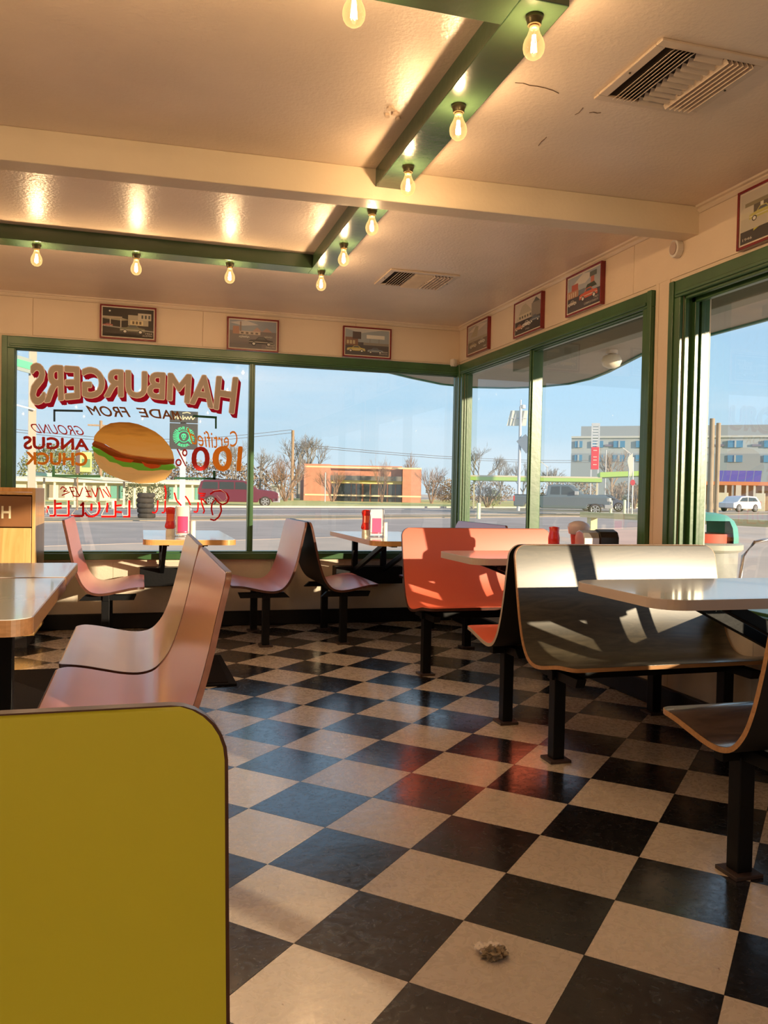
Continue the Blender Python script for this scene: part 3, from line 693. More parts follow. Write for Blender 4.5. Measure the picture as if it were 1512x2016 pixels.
def lam(name, col, rough=.32, coat=.5, cr_=.14, noise=.05): return mat(name, col, rough, .5, noise=noise, nscale=5, bump=.02, bscale=150, coat=coat, coat_r=cr_)
L_or = lam('orange_laminate', (.72, .14, .075), .38, .25, .25)
L_pk = lam('pink_laminate', (.64, .19, .17), .34, .55, .2)
L_tan = lam('tan_laminate', (.72, .52, .33), .34, .6, .2)
L_ter = lam('rose_laminate', (.58, .21, .13), .3, .6, .2)
L_lav = lam('lavender_laminate', (.50, .29, .46), .4)
L_yel = lam('mustard_laminate', (.70, .66, .04), .4, .2, .3, .03)
L_wood = wood_mat('grey_walnut_laminate', (.078, .064, .042), (.038, .032, .022), .30, 3.2, (1.0, 6, 6), 2.6, .6, .2)
L_dwood = wood_mat('dark_walnut_laminate', (.10, .06, .045), (.045, .028, .02), .24, 3.2, (1.0, 6, 6), 2.6, .8, .12)
PI = math.pi
BG = 'moulded booth benches'
make_bench(1.01, (1.537, 4.875, 0), 0, L_or, M_edge, 'wide orange moulded booth bench facing the camera, patched with sunlight', BG)
make_bench(1.01, (2.547, 3.295, 0), PI, L_or, mat('edge_highlight', (.55, .45, .38), .4), 'orange booth bench facing away, back to back behind the grey wood bench', BG)  # edge coloured pale to stand for the whitish highlights along it
make_bench(1.01, (1.537, 3.265, 0), 0, L_wood, M_oakedge, 'grey woodgrain moulded booth bench with oak edge facing the camera', BG)
make_bench(1.01, (2.547, 1.705, 0), PI, L_dwood, M_oakedge, 'dark woodgrain booth bench cut off by the right photo edge', BG)
make_bench(.84, (1.112, 5.585, 0), PI/2, L_pk, M_edge, 'pink window booth bench facing right, with a black back', BG)
make_bench(.84, (1.092, 6.425, 0), -PI/2, L_pk, M_edge, 'pink window booth bench facing left, back to back at the middle of the window wall', BG, legs=(.12, .84-.087))
make_bench(.84, (-.478, 5.585, 0), PI/2, L_pk, M_edge, 'pink booth bench beside the oak trash cabinet, seat facing right', BG)
make_bench(.96, (2.455, 6.25, 0), -PI/2, L_lav, M_edge, 'lavender booth bench in the window corner, mostly hidden behind the orange one', BG, legs=(.12, .96-.087))
make_bench(.92, (.222, 4.10, 0), -PI/2, L_tan, M_edge, 'tan booth bench at left, lit pale, seat facing left', BG, legs=(.12, .92-.087))
make_bench(1.03, (.222, 3.145, 0), -PI/2, L_ter, M_edge, 'rose brown booth bench in front of the tan one, partly behind the yellow back', BG, legs=(.12, 1.03-.087))
make_bench(1.02, (-.935, .842, 0), 0, L_yel, M_edge, 'mustard yellow booth bench back filling the lower left corner', BG)
# ------------------------------------------------------------------ tables
L_top = mat('grey_white_laminate', (.60, .56, .54), .16, .6, bump=.01, bscale=50, coat=.6, coat_r=.06)
E_oak = wood_mat('oak_edge_band', (.72, .38, .13), (.60, .29, .09), .35)
E_beige = mat('beige_edge_band', (.62, .50, .42), .35, coat=.3)
E_beech = wood_mat('beech_edge_band', (.24, .115, .05), (.16, .075, .03), .3)
def table(x0, x1, y0, y1, aisle, edge, label, r=.07, z=.75, kind='wall', th=.034):
    cx, cy = (x0+x1)/2, (y0+y1)/2
    rt = empty('booth_table', (cx, cy, 0), 0, label, 'table', 'booth tables')
    w, d = (x1-x0)/2, (y1-y0)/2
    rs = {'x0': (r, 0.01, 0.01, r), 'y0': (r, r, .01, .01), 'x1': (.01, r, r, .01), 'x1y': (.01, r, .01, .01), 'x1b': (.01, .01, .03, .01)}[aisle]
    po = rrect(-w, w, -d, d, rs, 8); pi_ = rrect(-w+.0035, w-.0035, -d+.0035, d-.0035, [max(.006, k-.0035) for k in rs], 8)
    MB().prism(pi_, z-th+.004, z).build('tabletop', L_top, rt)
    m = MB(); n = len(po)
    vs = [(a, b_, z-.0015) for a, b_ in po]+[(a, b_, z-th) for a, b_ in po]+[(a, b_, z-.0015) for a, b_ in pi_]+[(a, b_, z-th) for a, b_ in pi_]
    fs = []
    for i in range(n):
        j = (i+1) % n; fs += [(i, j, n+j, n+i), (i, 2*n+i, 2*n+j, j), (n+i, n+j, 3*n+j, 3*n+i)]
    fs.append(tuple(range(3*n, 4*n)))
    m.add(vs, fs).build('edge_band', edge, rt)
    return rt, cx, cy
def supports_y(rt, cx, cy, xs, ywall, yout, z=.716):
    """wall-hung frame for a table running away from the back wall"""
    for x in xs:
        MB().box(x-.022-cx, x+.022-cx, ywall-.13-cy, ywall-.09-cy, .42, z).build('post', M_steel, rt, bevel=.002)
        MB().box(x-.02-cx, x+.02-cx, yout-cy, ywall-.02-cy, z-.018, z).build('support_arm', M_steel, rt, bevel=.002)
        MB().bar((x-cx, ywall-.12-cy, .44), (x-cx, yout+.25-cy, z-.015), .03, .035).build('brace', M_steel, rt, bevel=.002)
    MB().box(min(xs)-.16-cx, max(xs)+.16-cx, ywall-.14-cy, ywall-.008-cy, .33, .47).build('wall_bracket', M_steel, rt, bevel=.004)
def supports_x(rt, cx, cy, ys, xwall, xout, z=.716):
    for y in ys:
        MB().box(xwall-.10-cx, xwall-.06-cx, y-.022-cy, y+.022-cy, .40, z).build('post', M_steel, rt, bevel=.002)
        MB().box(xout-cx, xwall-.02-cx, y-.024-cy, y+.024-cy, z-.02, z).build('support_arm', M_steel, rt, bevel=.002)
        MB().bar((xwall-.09-cx, y-cy, .45), (xout+.03-cx, y-cy, z-.018), .045, .04).build('brace', M_steel, rt, bevel=.002)
    MB().box(xwall-.11-cx, xwall-.008-cx, min(ys)-.10-cy, max(ys)+.10-cy, .33, .47).build('wall_bracket', M_steel, rt, bevel=.004)
rt, cx, cy = table(.012, .588, 5.33, YW-.035, 'y0', E_oak, 'oak edged table under the painted hamburger window'); supports_y(rt, cx, cy, (.155, .40), YW, 5.5)
rt, cx, cy = table(1.468, 2.05, 5.23, YW-.035, 'y0', E_oak, 'oak edged table right of the black bench back, holding ketchup and a menu card', r=.12); supports_y(rt, cx, cy, (1.66, 1.90), YW, 5.4)
rt, cx, cy = table(1.60, XW-.008, 3.83, 4.40, 'x0', E_beige, 'small grey white table in front of the orange bench', r=.09); supports_x(rt, cx, cy, (4.0, 4.24), XW, 1.78)
rt, cx, cy = table(1.575, XW-.008, 2.235, 2.845, 'x0', E_beige, 'large grey white table in front of the grey wood bench at the right edge', r=.10); supports_x(rt, cx, cy, (2.42, 2.66), XW, 1.93)
def pedestal(rt, cx, cy, x, y, z=.716):
    MB().box(x-.03-cx, x+.03-cx, y-.03-cy, y+.03-cy, .03, z).build('column', M_steel, rt, bevel=.003)
    MB().box(x-.20-cx, x+.28-cx, y-.05-cy, y+.05-cy, 0, .035).build('base', M_steel, rt, bevel=.004)
    MB().box(x-.22-cx, x+.10-cx, y-.18-cy, y+.18-cy, z-.02, z).build('top_plate', M_steel, rt, bevel=.002)
rt, cx, cy = table(-1.45, -.252, 3.125, 3.71, 'x1b', E_beech, 'far left table with beech edge beside the tan bench'); pedestal(rt, cx, cy, -.495, 3.45)
rt, cx, cy = table(-1.45, -.252, 2.15, 3.115, 'x1y', E_beech, 'near left table with beech edge reflecting the windows', r=.055, z=.748, th=.042); pedestal(rt, cx, cy, -.50, 2.75, .70)
# ------------------------------------------------------------------ condiments
M_ket = mat('ketchup_red', (.72, .02, .012), .2, coat=.6); M_card = mat('menu_card_white', (.85, .80, .72), .5); M_pink = mat('menu_pink', (.85, .07, .22), .45)
def condiments(px_k, px_m, px_s, pyb, where, g):
    p = at(px_k, pyb, 'z', .75); s_ = .95
    k = empty('ketchup_bottle', (p.x, p.y, .75), 0, 'red squeeze ketchup bottle standing on its white cap, '+where, 'bottle', 'ketchup bottles')
    MB().lathe([(.0, 0), (.029, 0), (.030, .01), (.028, .045), (.024, .048)], 20).build('cap', mat('cap_white', (.85, .78, .62), .4), k, smooth='auto')
    o = MB().lathe([(.022, .048), (.033, .052), (.037, .062), (.035, .078), (.029, .095), (.027, .12), (.027, .145), (.031, .160), (.034, .172), (.032, .186), (.022, .193), (.0, .195)], 24).build('bottle', M_ket, k, smooth=True); o.scale = (1, .62, 1)
    MB().box(-.0215, .0215, -.0195, -.0165, .10, .15).build('label', mat('ketchup_label', (.85, .12, .05), .4), k)
    p = at(px_m, pyb+1, 'z', .75)
    m = empty('menu_holder', (p.x, p.y, .75), -.05, 'wire holder with a pink menu card, '+where, 'menu holder', 'menu holders')
    MB().box(-.045, .045, -.004, .004, .012, .198).build('menu_card', M_card, m, bevel=.001)
    MB().box(-.034, .034, -.0055, -.0045, .022, .135).build('pink_panel', M_pink, m)
    w = MB()
    for sx in (-1, 1):
        w.tube([(sx*.051, -.012, .004), (sx*.051, -.012, .185), (sx*.047, -.010, .198), (sx*.040, -.006, .203)], .0022, 6)
        w.tube([(sx*.051, .02, .004), (sx*.051, .02, .12)], .0022, 6)
        w.tube([(sx*.051, -.012, .10), (sx*.051, .02, .10)], .0018, 6)
    w.tube([(-.051, -.013, .030), (.051, -.013, .030)], .002, 6); w.tube([(-.051, -.03, .003), (.051, -.03, .003), (.051, .03, .003), (-.051, .03, .003), (-.051, -.03, .003)], .0022, 6)
    w.build('wire_frame', M_chrome, m, smooth=True)
    p = at(px_s, pyb+0, 'z', .75)
    k = empty('salt_shaker', (p.x, p.y, .75), 0, 'slim white paper salt shaker beside the menu holder, '+where, 'salt shaker', 'salt shakers')
    MB().lathe([(0, 0), (.020, 0), (.020, .095), (0, .095)], 20).build('tube', M_card, k, smooth='auto')
    MB().lathe([(0, .095), (.0205, .095), (.0205, .102), (.016, .104), (0, .104)], 20).build('lid', M_white, k, smooth='auto')
condiments(335, 359.5, 379, 1055, 'on the table under the painted hamburger', 1)
condiments(720, 741, 757, 1056, 'on the table beside the orange bench', 2)
# things on the table between the orange benches, seen over the wood bench
nd = empty('napkin_dispenser', (2.335, 3.98, .75), -.1, 'chrome napkin dispenser with rounded black end, seen over the wood bench', 'napkin dispenser')
prof = [(-.06, 0), (.06, 0), (.06, .10), (.045, .128), (0, .14), (-.045, .128), (-.06, .10)]
MB().prism(prof, -.07, .02, lambda a, z, c: (c, a, z)).build('housing', mat('brushed_steel', (.60, .55, .54), .3, metal=.85), nd, bevel=.004)
MB().prism([(a*1.06, z*1.04) for a, z in prof], .02, .13, lambda a, z, c: (c, a, z)).build('end_cap', mat('black_plastic', (.012, .008, .008), .3), nd, bevel=.006)
MB().box(.05, .10, -.075, -.0665, .0, .035).build('napkin', M_card, nd)
tg = empty('plastic_cup_lid', (2.38, 4.20, .75), 0, 'clear plastic lid propped behind the napkin dispenser', 'lid')
MB().lathe([(.03, .10), (.055, .11), (.062, .15), (.058, .165), (.03, .180), (.004, .184)], 20).build('dome', mat('cloudy_plastic', (.62, .50, .50), .2), tg, smooth=True)
MB().lathe([(.0, .0), (.035, .0), (.045, .11), (.0, .11)], 20).build('cup', mat('cup_red', (.65, .06, .05), .4), tg, smooth='auto')
k = empty('ketchup_bottle', (2.20, 4.15, .75), 0, 'red squeeze bottle left of the napkin dispenser, mostly hidden', 'bottle', 'ketchup bottles')
MB().lathe([(0, 0), (.03, 0), (.032, .09), (.026, .12), (.03, .148), (.0, .152)], 16).build('bottle', M_ket, k, smooth=True)
# ------------------------------------------------------------------ pictures
def flat(c, n=None): 
    return mat('print_%02x%02x%02x' % tuple(int(255*x) for x in c), c, .5, .3)
M_frame = mat('dark_red_frame', (.20, .008, .010), .25, coat=.4)
M_mat = mat('picture_border', (.80, .68, .55), .6)
def car_shape(ox, oy, s, body, flip=1, trim=(.75, .7, .6)):
    b_ = [(-1, .0), (-1, .28), (-.85, .36), (-.45, .40), (-.22, .66), (.28, .66), (.50, .42), (.95, .34), (1.02, .1), (1, 0)]
    out = [([(ox+flip*x*s, oy+y*s) for x, y in b_], body), ([(ox+flip*x*s, oy+y*s) for x, y in ((-.36, .42), (-.18, .60), (.24, .60), (.40, .42))], (.12, .13, .14)), ([(ox+flip*x*s, oy+y*s) for x, y in ((-.98, .14), (.98, .14), (.98, .19), (-.98, .19))], trim)]
    for wx in (-.6, .62):
        for rr, c in ((.19, (.03, .03, .03)), (.12, (.8, .78, .7))):
            out.append(([(ox+flip*wx*s+rr*s*math.cos(t*PI/6), oy+rr*s*math.sin(t*PI/6)) for t in range(12)], c))
    return out
def R4(x0, x1, y0, y1): return [(x0, y0), (x1, y0), (x1, y1), (x0, y1)]
def scene_print(k):
    A = 1.45; o = []
    if k == 0:    # night drive-in
        o += [(R4(0, A, 0, 1), (.035, .028, .02)), (R4(0, .55, .62, .70), (.50, .42, .30)), ([(0, .60), (.55, .66), (.75, .60), (.55, .56)], (.38, .33, .22)), (R4(.72, 1.3, .42, .78), (.48, .42, .30)), (R4(1.0, 1.38, .62, .86), (.62, .55, .42)), (R4(.78, 1.15, .44, .60), (.75, .62, .35)), (R4(.2, .23, .35, .62), (.6, .55, .45)), (R4(.5, .53, .3, .62), (.6, .55, .45)),
              ([(0, .34), (A, .22), (A, .26), (0, .38)], (.38, .36, .32)), ([(.2+.03*math.cos(t), .88+.03*math.sin(t)) for t in range(6)], (.9, .88, .8))]
        for x in (.84, .94, 1.04): o.append((R4(x, x+.06, .47, .57), (.15, .1, .05)))
        for x in (1.1, 1.2, 1.3): o.append((R4(x, x+.05, .68, .8), (.08, .09, .08)))
        o += car_shape(.85, .2, .36, (.20, .20, .13)); o += car_shape(.15, .36, .14, (.45, .10, .07))
    elif k == 1:
        o += [(R4(0, A, 0, 1), (.22, .20, .20)), (R4(0, A, .62, 1), (.32, .36, .42)), ([(0, .9), (.5, 1), (.9, .86), (.4, .8)], (.65, .62, .6)), (R4(.1, .30, .50, .78), (.45, .25, .18)), (R4(.3, .95, .5, .62), (.62, .52, .42)), ([(.7, .62), (.85, .78), (1, .62)], (.5, .33, .28)), ([(1, .62), (1.15, .78), (1.32, .62)], (.5, .33, .28)), (R4(.32, .36, .6, .95), (.3, .2, .15))]
        for x in (.35, .5, .65, .8): o.append((R4(x, x+.08, .52, .58), (.15, .12, .1)))
        o += car_shape(.45, .38, .16, (.5, .48, .45)); o += car_shape(.98, .18, .38, (.05, .05, .05)); o += car_shape(1.2, .42, .13, (.4, .38, .35))
    elif k == 2:
        o += [(R4(0, A, 0, 1), (.10, .09, .09)), (R4(0, A, .5, 1), (.36, .40, .42)), ([(0, 1), (.5, .85), (1.2, 1)], (.62, .60, .56)), (R4(0, .42, .36, .68), (.25, .13, .08)), (R4(.24, .52, .62, .90), (.10, .07, .06)), (R4(.7, 1.3, .66, .80), (.80, .76, .68)), (R4(.8, .83, .4, .66), (.3, .3, .3)), (R4(1.1, 1.13, .4, .66), (.3, .3, .3)), (R4(.6, A, .40, .50), (.30, .27, .22))]
        for x in (.05, .15, .25): o.append((R4(x, x+.07, .42, .56), (.6, .5, .3)))
        o += car_shape(.36, .16, .30, (.62, .50, .14)); o += car_shape(1.0, .14, .26, (.20, .25, .30), -1)
    elif k == 3:
        o += [(R4(0, A, 0, 1), (.13, .10, .08)), (R4(0, A, .45, 1), (.45, .40, .36)), ([(0, .8), (.7, 1), (A, .9), (.8, .75)], (.66, .58, .50)), ([(.2, .6), (.6, .95), (.8, .9), (.7, .55)], (.40, .34, .22)), (R4(0, A, .40, .5), (.35, .30, .22))]
        o += car_shape(.4, .2, .26, (.40, .33, .2)); o += car_shape(1.05, .24, .24, (.55, .50, .42))
    elif k == 4:
        o += [(R4(0, A, 0, 1), (.04, .03, .03)), (R4(0, A, .42, 1), (.62, .52, .44)), ([(.1, .46), (.4, .9), (.6, .95), (.9, .7), (1.1, .46)], (.46, .40, .30)), (R4(.2, 1.0, .46, .62), (.62, .55, .40)), (R4(.95, A, .4, .85), (.28, .24, .2)), ([(1.0, .85), (1.2, 1.0), (1.4, .85)], (.10, .10, .09))]
        for x in (.25, .4, .55, .7, .85): o.append((R4(x, x+.08, .48, .56), (.10, .09, .07)))
        o += car_shape(.25, .16, .24, (.60, .24, .12)); o += car_shape(.68, .20, .24, (.72, .66, .58)); o += car_shape(1.15, .26, .28, (.10, .14, .20), -1)
    elif k == 5:
        o += [(R4(0, A, 0, 1), (.07, .06, .065)), (R4(0, A, .42, 1), (.40, .43, .46)), ([(.2, .75), (.7, 1), (1.2, .9), (.8, .7)], (.70, .66, .60)), (R4(0, .5, .40, .62), (.50, .24, .13)), (R4(.18, .48, .60, .78), (.50, .10, .06)), (R4(1.05, 1.2, .62, .82), (.55, .16, .1)), (R4(1.0, 1.3, .80, .94), (.10, .12, .1)), (R4(.5, .8, .42, .56), (.18, .22, .26)), ([(.8, .5), (.9, .62), (1.2, .64), (1.32, .5)], (.04, .06, .03))]
        for x in (.05, .15, .25, .35): o.append((R4(x, x+.05, .42, .56), (.7, .55, .4)))
        o += car_shape(.95, .26, .40, (.68, .12, .05)); o += car_shape(.22, .20, .20, (.60, .50, .40))
    else:
        o += [(R4(0, A, 0, 1), (.05, .045, .05)), (R4(0, A, .25, 1), (.62, .56, .42)), (R4(0, A, .62, 1), (.60, .54, .44)), (R4(.1, 1.2, .72, .80), (.30, .26, .16)), (R4(.3, A, .5, .72), (.12, .10, .08)), ([(.3, .2), (.36, .5), (.5, .6), (.56, .3)], (.50, .47, .05)), (R4(0, .6, .25, .5), (.55, .50, .40)), (R4(.45, .52, .5, .72), (.75, .72, .6))]
        o += car_shape(.5, .45, .3, (.55, .50, .15)); o += car_shape(1.1, .3, .35, (.6, .56, .5))
    return o
def picture(axis, a, zc, w, h, tilt, k, label, txt):
    """a = centre along the wall"""
    dpt = .03
    if axis == 'y': loc, rz = (a, YW-.004, zc), 0
    else: loc, rz = (XW-.004, a, zc), -PI/2
    r = empty('framed_picture', loc, rz, label, 'picture', 'framed prints above the windows'); r.rotation_euler = (tilt, 0, rz) if axis == 'y' else (0, 0, rz)
    if axis == 'x': r.rotation_euler = (tilt, 0, rz)
    f = .012; m = MB()
    m.box(-w/2, w/2, -dpt, 0, -h/2, -h/2+f).box(-w/2, w/2, -dpt, 0, h/2-f, h/2).box(-w/2, -w/2+f, -dpt, 0, -h/2+f, h/2-f).box(w/2-f, w/2, -dpt, 0, -h/2+f, h/2-f)
    m.build('frame', M_frame, r, bevel=.002)
    MB().box(-w/2+f, w/2-f, -dpt+.006, -dpt+.010, -h/2+f, h/2-f).build('backing_card', M_mat, r)
    iw, ih = w-2*f-.016, h-2*f-.016; A = 1.45; pm = MB(); mats = []; sh = scene_print(k)
    for n_, (poly, c) in enumerate(sh):
        mm = flat(c)
        if mm not in mats: mats.append(mm)
        vs = []
        for x, y in poly:
            x = min(max(x, 0), A); y = min(max(y, 0), 1); vs.append((-iw/2+iw*x/A, -dpt+.0055-n_*.00005, -ih/2+ih*y))
        pm.add(vs, [tuple(range(len(vs)))], mats.index(mm))
    p = pm.build('print', mats, r)
    for q_, (t_, w0, w1, v0) in enumerate(txt):
        text_on('lettering', t_, lambda u, v, w0=w0, w1=w1, v0=v0: (-iw/2+iw*(w0+(w1-w0)*u), -dpt+.0015, -ih/2+ih*(v0+.055*v)), flat((.75, .68, .6)), p)
    MB().add([(-w/2+f, -dpt+.0012, -h/2+f), (w/2-f, -dpt+.0012, -h/2+f), (w/2-f, -dpt+.0012, h/2-f), (-w/2+f, -dpt+.0012, h/2-f)], [(0, 1, 2, 3)]).build('glazing', MATS['picture_glass'], r)
glass_mat('picture_glass', (.98, .98, .98), 1, .03, .06)
for (x0, x1, z0, z1, k, lab, tx) in ((-.315, .092, 2.182, 2.436, 0, 'red framed night drive-in print, left above the hamburger window', [('1954', .84, .97, .13), ('AUSTIN', .78, .97, .05)]), (.622, 1.027, 2.16, 2.416, 1, 'red framed hazy drive-in print, middle of the three over the back window', [('1957', .84, .97, .13), ('DALLAS', .78, .97, .05)]),
                                     (1.548, 1.957, 2.166, 2.415, 2, 'red framed print with a yellow car, nearest the corner on the back wall', [('1950', .84, .97, .13), ('HOUSTON', .78, .97, .05)])):
    picture('y', (x0+x1)/2, (z0+z1)/2, x1-x0, z1-z0, math.radians(0), k, lab, tx)
for (y0, y1, z0, z1, k, lab, tx) in ((5.93, 6.36, 2.19, 2.442, 3, 'red framed brown print on the right wall, closest to the corner', [('1949', .84, .97, .05)]), (5.04, 5.47, 2.185, 2.435, 4, 'red framed print with orange and white cars, middle of the right wall', [('1952', .45, .6, .05)]), (4.29, 4.71, 2.188, 2.438, 5, 'red framed print with a red convertible, right wall before the pier', [('1963', .84, .97, .15), ('CORPUS CHRISTI', .55, .97, .06)]),
                                     (2.72, 3.15, 2.178, 2.436, 6, 'red framed print with a yellow gowned figure cut off by the right photo edge', [('1946', .05, .2, .05)])):
    picture('x', (y0+y1)/2, (z0+z1)/2, y1-y0, z1-z0, 0, k, lab, tx)
# sensors
r = empty('motion_sensor', (2.50, YW-.006, 2.175), .5, 'white motion sensor in the corner above the green frame', 'sensor')
MB().prism(rrect(-.024, .024, -.032, .032, (.01, .01, .01, .01)), 0, -.04, lambda a, b_, c: (a, c, b_)).build('housing', M_white, r, bevel=.006); MB().box(-.014, .014, -.044, -.04, -.01, .018).build('lens', mat('sensor_lens', (.8, .74, .68), .2), r, bevel=.003)
MB().box(.02, .05, -.022, -.008, -.004, .008).build('swivel_mount', mat('dark_mount', (.08, .05, .04), .5), r)
r = empty('wall_device', (XW-.006, 3.60, 2.315), 0, 'small round white device on the right wall under the crossbeam', 'sensor')
MB().prism([(.038*math.cos(t*PI/10), .045*math.sin(t*PI/10)) for t in range(20)], 0, -.035, lambda a, b_, c: (c, a, b_)).build('housing', M_white, r, bevel=.004); MB().prism([(.026*math.cos(t*PI/10), .032*math.sin(t*PI/10)) for t in range(20)], -.035, -.040, lambda a, b_, c: (c, a, b_)).build('face', mat('device_face', (.45, .33, .27), .4), r)
# ------------------------------------------------------------------ trash cabinet, mat, crumpled napkin
K_oak = wood_mat('honey_oak', (.74, .44, .17), (.60, .32, .10), .38, 2.2, (7, 7, .8), 2.0, .3, .2)
K_panel = mat('brown_sign_panel', (.24, .10, .035), .4, noise=.05)
cab = empty('trash_cabinet', (-.96, 5.85, 0), 0, 'honey oak trash cabinet with a brown lettered flap at the left edge', 'cabinet')
X0, X1 = -.295, .295
MB().box(X1-.02, X1, 0, .53, .085, 1.055).build('side_panel', K_oak, cab, bevel=.002); MB().box(X0, X0+.02, 0, .53, .085, 1.055).build('side_panel', K_oak, cab, bevel=.002)
MB().box(X0+.02, X1-.02, .51, .53, .085, 1.055).build('back_panel', K_oak, cab); MB().box(X0+.02, X1-.02, .0, .51, 1.008, 1.026).build('top_shelf', K_oak, cab, bevel=.002)
MB().box(X0+.02, X1-.02, .0, .51, .085, .105).build('bottom_panel', K_oak, cab)
MB().box(X0+.024, X1-.024, .0, .02, .11, .793).build('door', K_oak, cab, bevel=.003)
fl = MB().box(X0+.024, X1-.024, -.004, .016, .800, 1.000).build('flap', K_panel, cab, bevel=.002)
pA = at(21.5, 996, 'y', 5.844); pB = at(8, 1021, 'y', 5.844)
text_on('lettering', 'TRASH', lambda u, v: (pA.x+.96-.32*(1-u), -.0062, pB.z+(pA.z-pB.z)*v), mat('cream_letter', (.85, .74, .50), .5), fl, offset=.02, spacing=1.25)
MB().box(X0+.04, X1-.05, .05, .5, 0, .085).build('plinth', mat('carpet_plinth', (.10, .085, .07), .9, bump=.5, bscale=120), cab)
mt = empty('floor_mat', (.0, 4.97, 0), 0, 'black floor mat lying behind the tan bench', 'mat')
MB().prism([(.02, -.42), (.515, -.42), (.50, .40), (.02, .40)], .0, .012).build('rubber', mat('rubber_mat', (.008, .006, .006), .8, bump=.6, bscale=300, spec=.15), mt, bevel=.004)
pf = MB().box(.05, .47, -.39, .36, .012, .016).build('pile', mat('mat_pile', (.014, .010, .009), .95, bump=.8, bscale=400, spec=.1), mt)
mt = empty('floor_mat', (-.75, 4.15, 0), 0, 'black floor mat under the left tables', 'mat')
MB().box(-.6, .30, -.5, .98, 0, .014).build('rubber', mat('rubber_mat', (.018, .014, .013)), mt, bevel=.004)
# crumpled napkin
rn = random.Random(3)
def blob(name, loc, sz, mt_, sub=3, amp=.4, freq=30, label=None, cat=None, parent=None, zflat=0):
    bm = bmesh.new(); bmesh.ops.create_icosphere(bm, subdivisions=sub, radius=1)
    from mathutils import noise
    for v in bm.verts:
        n = v.co.normalized(); d = 1+amp*noise.noise(n*freq/10+Vector((loc[0], loc[1], 7)))+amp*.5*noise.noise(n*freq/4); v.co = Vector((n.x*sz[0]*d, n.y*sz[1]*d, max(n.z*sz[2]*d, -sz[2]*.98 if not zflat else 0)))
    me = bpy.data.meshes.new(name); bm.to_mesh(me); bm.free(); me.materials.append(mt_)
    o = bpy.data.objects.new(name, me); COL.objects.link(o); o.location = loc
    if parent: o.parent = parent
    return tag(o, label, cat)
np_ = at(966, 1883, 'z', 0)
nk = empty('crumpled_napkin', (np_.x, np_.y, 0), 0, 'small crumpled dirty paper napkin on a cream tile', 'litter')
blob('paper_wad', (0.006, -.008, .010), (.026, .020, .013), mat('dirty_paper', (.36, .27, .17), .9, noise=.6, nscale=60), 4, .7, 26, parent=nk)
blob('paper_corner', (-.012, .020, .012), (.017, .014, .009), mat('clean_paper', (.70, .60, .52), .85), 3, .5, 20, parent=nk)
blob('paper_corner', (.012, .012, .018), (.018, .010, .006), MATS['clean_paper'], 3, .6, 20, parent=nk)
blob('paper_scrap', (.02, -.014, .009), (.010, .009, .008), mat('brown_scrap', (.10, .06, .03), .9), 3, .8, 30, parent=nk)
# ================================================================== OUTDOORS
ZO = -.15
rd = Vector((.88, .475, 0)).normalized(); rn_ = Vector((-rd.y, rd.x, 0))
def strip(name, n0, n1, z, m_, s0=-400, s1=500, dz=.04, kind='structure'):
    b_ = MB(); P = [rd*s0+rn_*n0, rd*s1+rn_*n0, rd*s1+rn_*n1, rd*s0+rn_*n1]; b_.prism([(p.x, p.y) for p in P], z-dz, z); o = b_.build(name, m_); tag(o, kind=kind); return o
M_lot = mat('parking_lot_concrete', (.80, .60, .45), .9, noise=.3, nscale=.35, col2=(.62, .47, .36))
M_asph = mat('road_asphalt', (.42, .35, .31), .9, noise=.2, nscale=.3)
M_lotband = mat('lot_band_ground', (.54, .44, .38), .9, noise=.2, nscale=.6)
M_grass = mat('winter_grass', (.70, .66, .18), .95, noise=.4, nscale=.5, col2=(.68, .55, .22))
g = MB().prism([(-700, -700), (700, -700), (700, 900), (-700, 900)], ZO-.3, ZO-.02).build('ground', M_lot); tag(g, kind='structure')
strip('lot_band', 17, 27, ZO-.012, M_lotband, dz=.02); strip('verge', 28.5, 32, ZO+.0, mat('dry_verge', (.50, .38, .24), .95, noise=.3, nscale=.4), dz=.05)  # first strip: darker band of ground across the lot
strip('road', 32.6, 47.6, ZO-.005, M_asph, dz=.03); strip('kerb', 48.0, 48.4, ZO+.12, mat('kerb_concrete', (.52, .48, .42), .9), dz=.2); strip('grass_strip', 48.4, 100, ZO+.10, M_grass, dz=.15)
strip('road_line', 42.9, 43.15, ZO+.001, mat('road_white', (.80, .78, .74), .8), dz=.005)
strip('road_line', 34.2, 34.35, ZO+.001, MATS['road_white'], dz=.005)
tag(MB().box(XL-.2, XW+2.0, YW+.18, YW+2.3, ZO-.02, ZO+.02).box(XW+TH+.02, XW+2.6, -4, YW+2.3, ZO-.02, ZO+.02).build('patio_slab', mat('patio_concrete', (.48, .43, .37), .9, noise=.2, nscale=2)), kind='structure')
# roof canopy with rounded nose
cz = 2.30
edge = [(4.05, -5), (4.05, 5.4), (4.08, 6.2), (4.22, 6.7), (4.36, 7.2), (4.46, 7.7), (4.45, 8.15), (4.28, 8.5), (4.0, 8.75), (3.6, 8.86), (3.2, 8.75), (2.75, 8.42), (2.2, 7.95), (1.6, 7.4), (1.0, 6.95), (.4, 6.80), (-5, 6.80)]
canp = empty('roof_canopy', (0, 0, 0), 0, kind='structure')
M_soff = mat('soffit_paint', (.45, .42, .36), .7, noise=.12, nscale=2); M_fasc = mat('teal_fascia', (.03, .22, .15), .4)
outer = edge+[(-5, YW+TH), (XW+TH, YW+TH), (XW+TH, -5)]
MB().prism(outer, cz, cz+.03).build('soffit', M_soff, canp)
b = MB()
for k in range(len(edge)-1): 
    (x0, y0), (x1, y1) = edge[k], edge[k+1]; b.bar((x0, y0, cz+.12), (x1, y1, cz+.12), .03, .27)
b.build('fascia', M_fasc, canp)
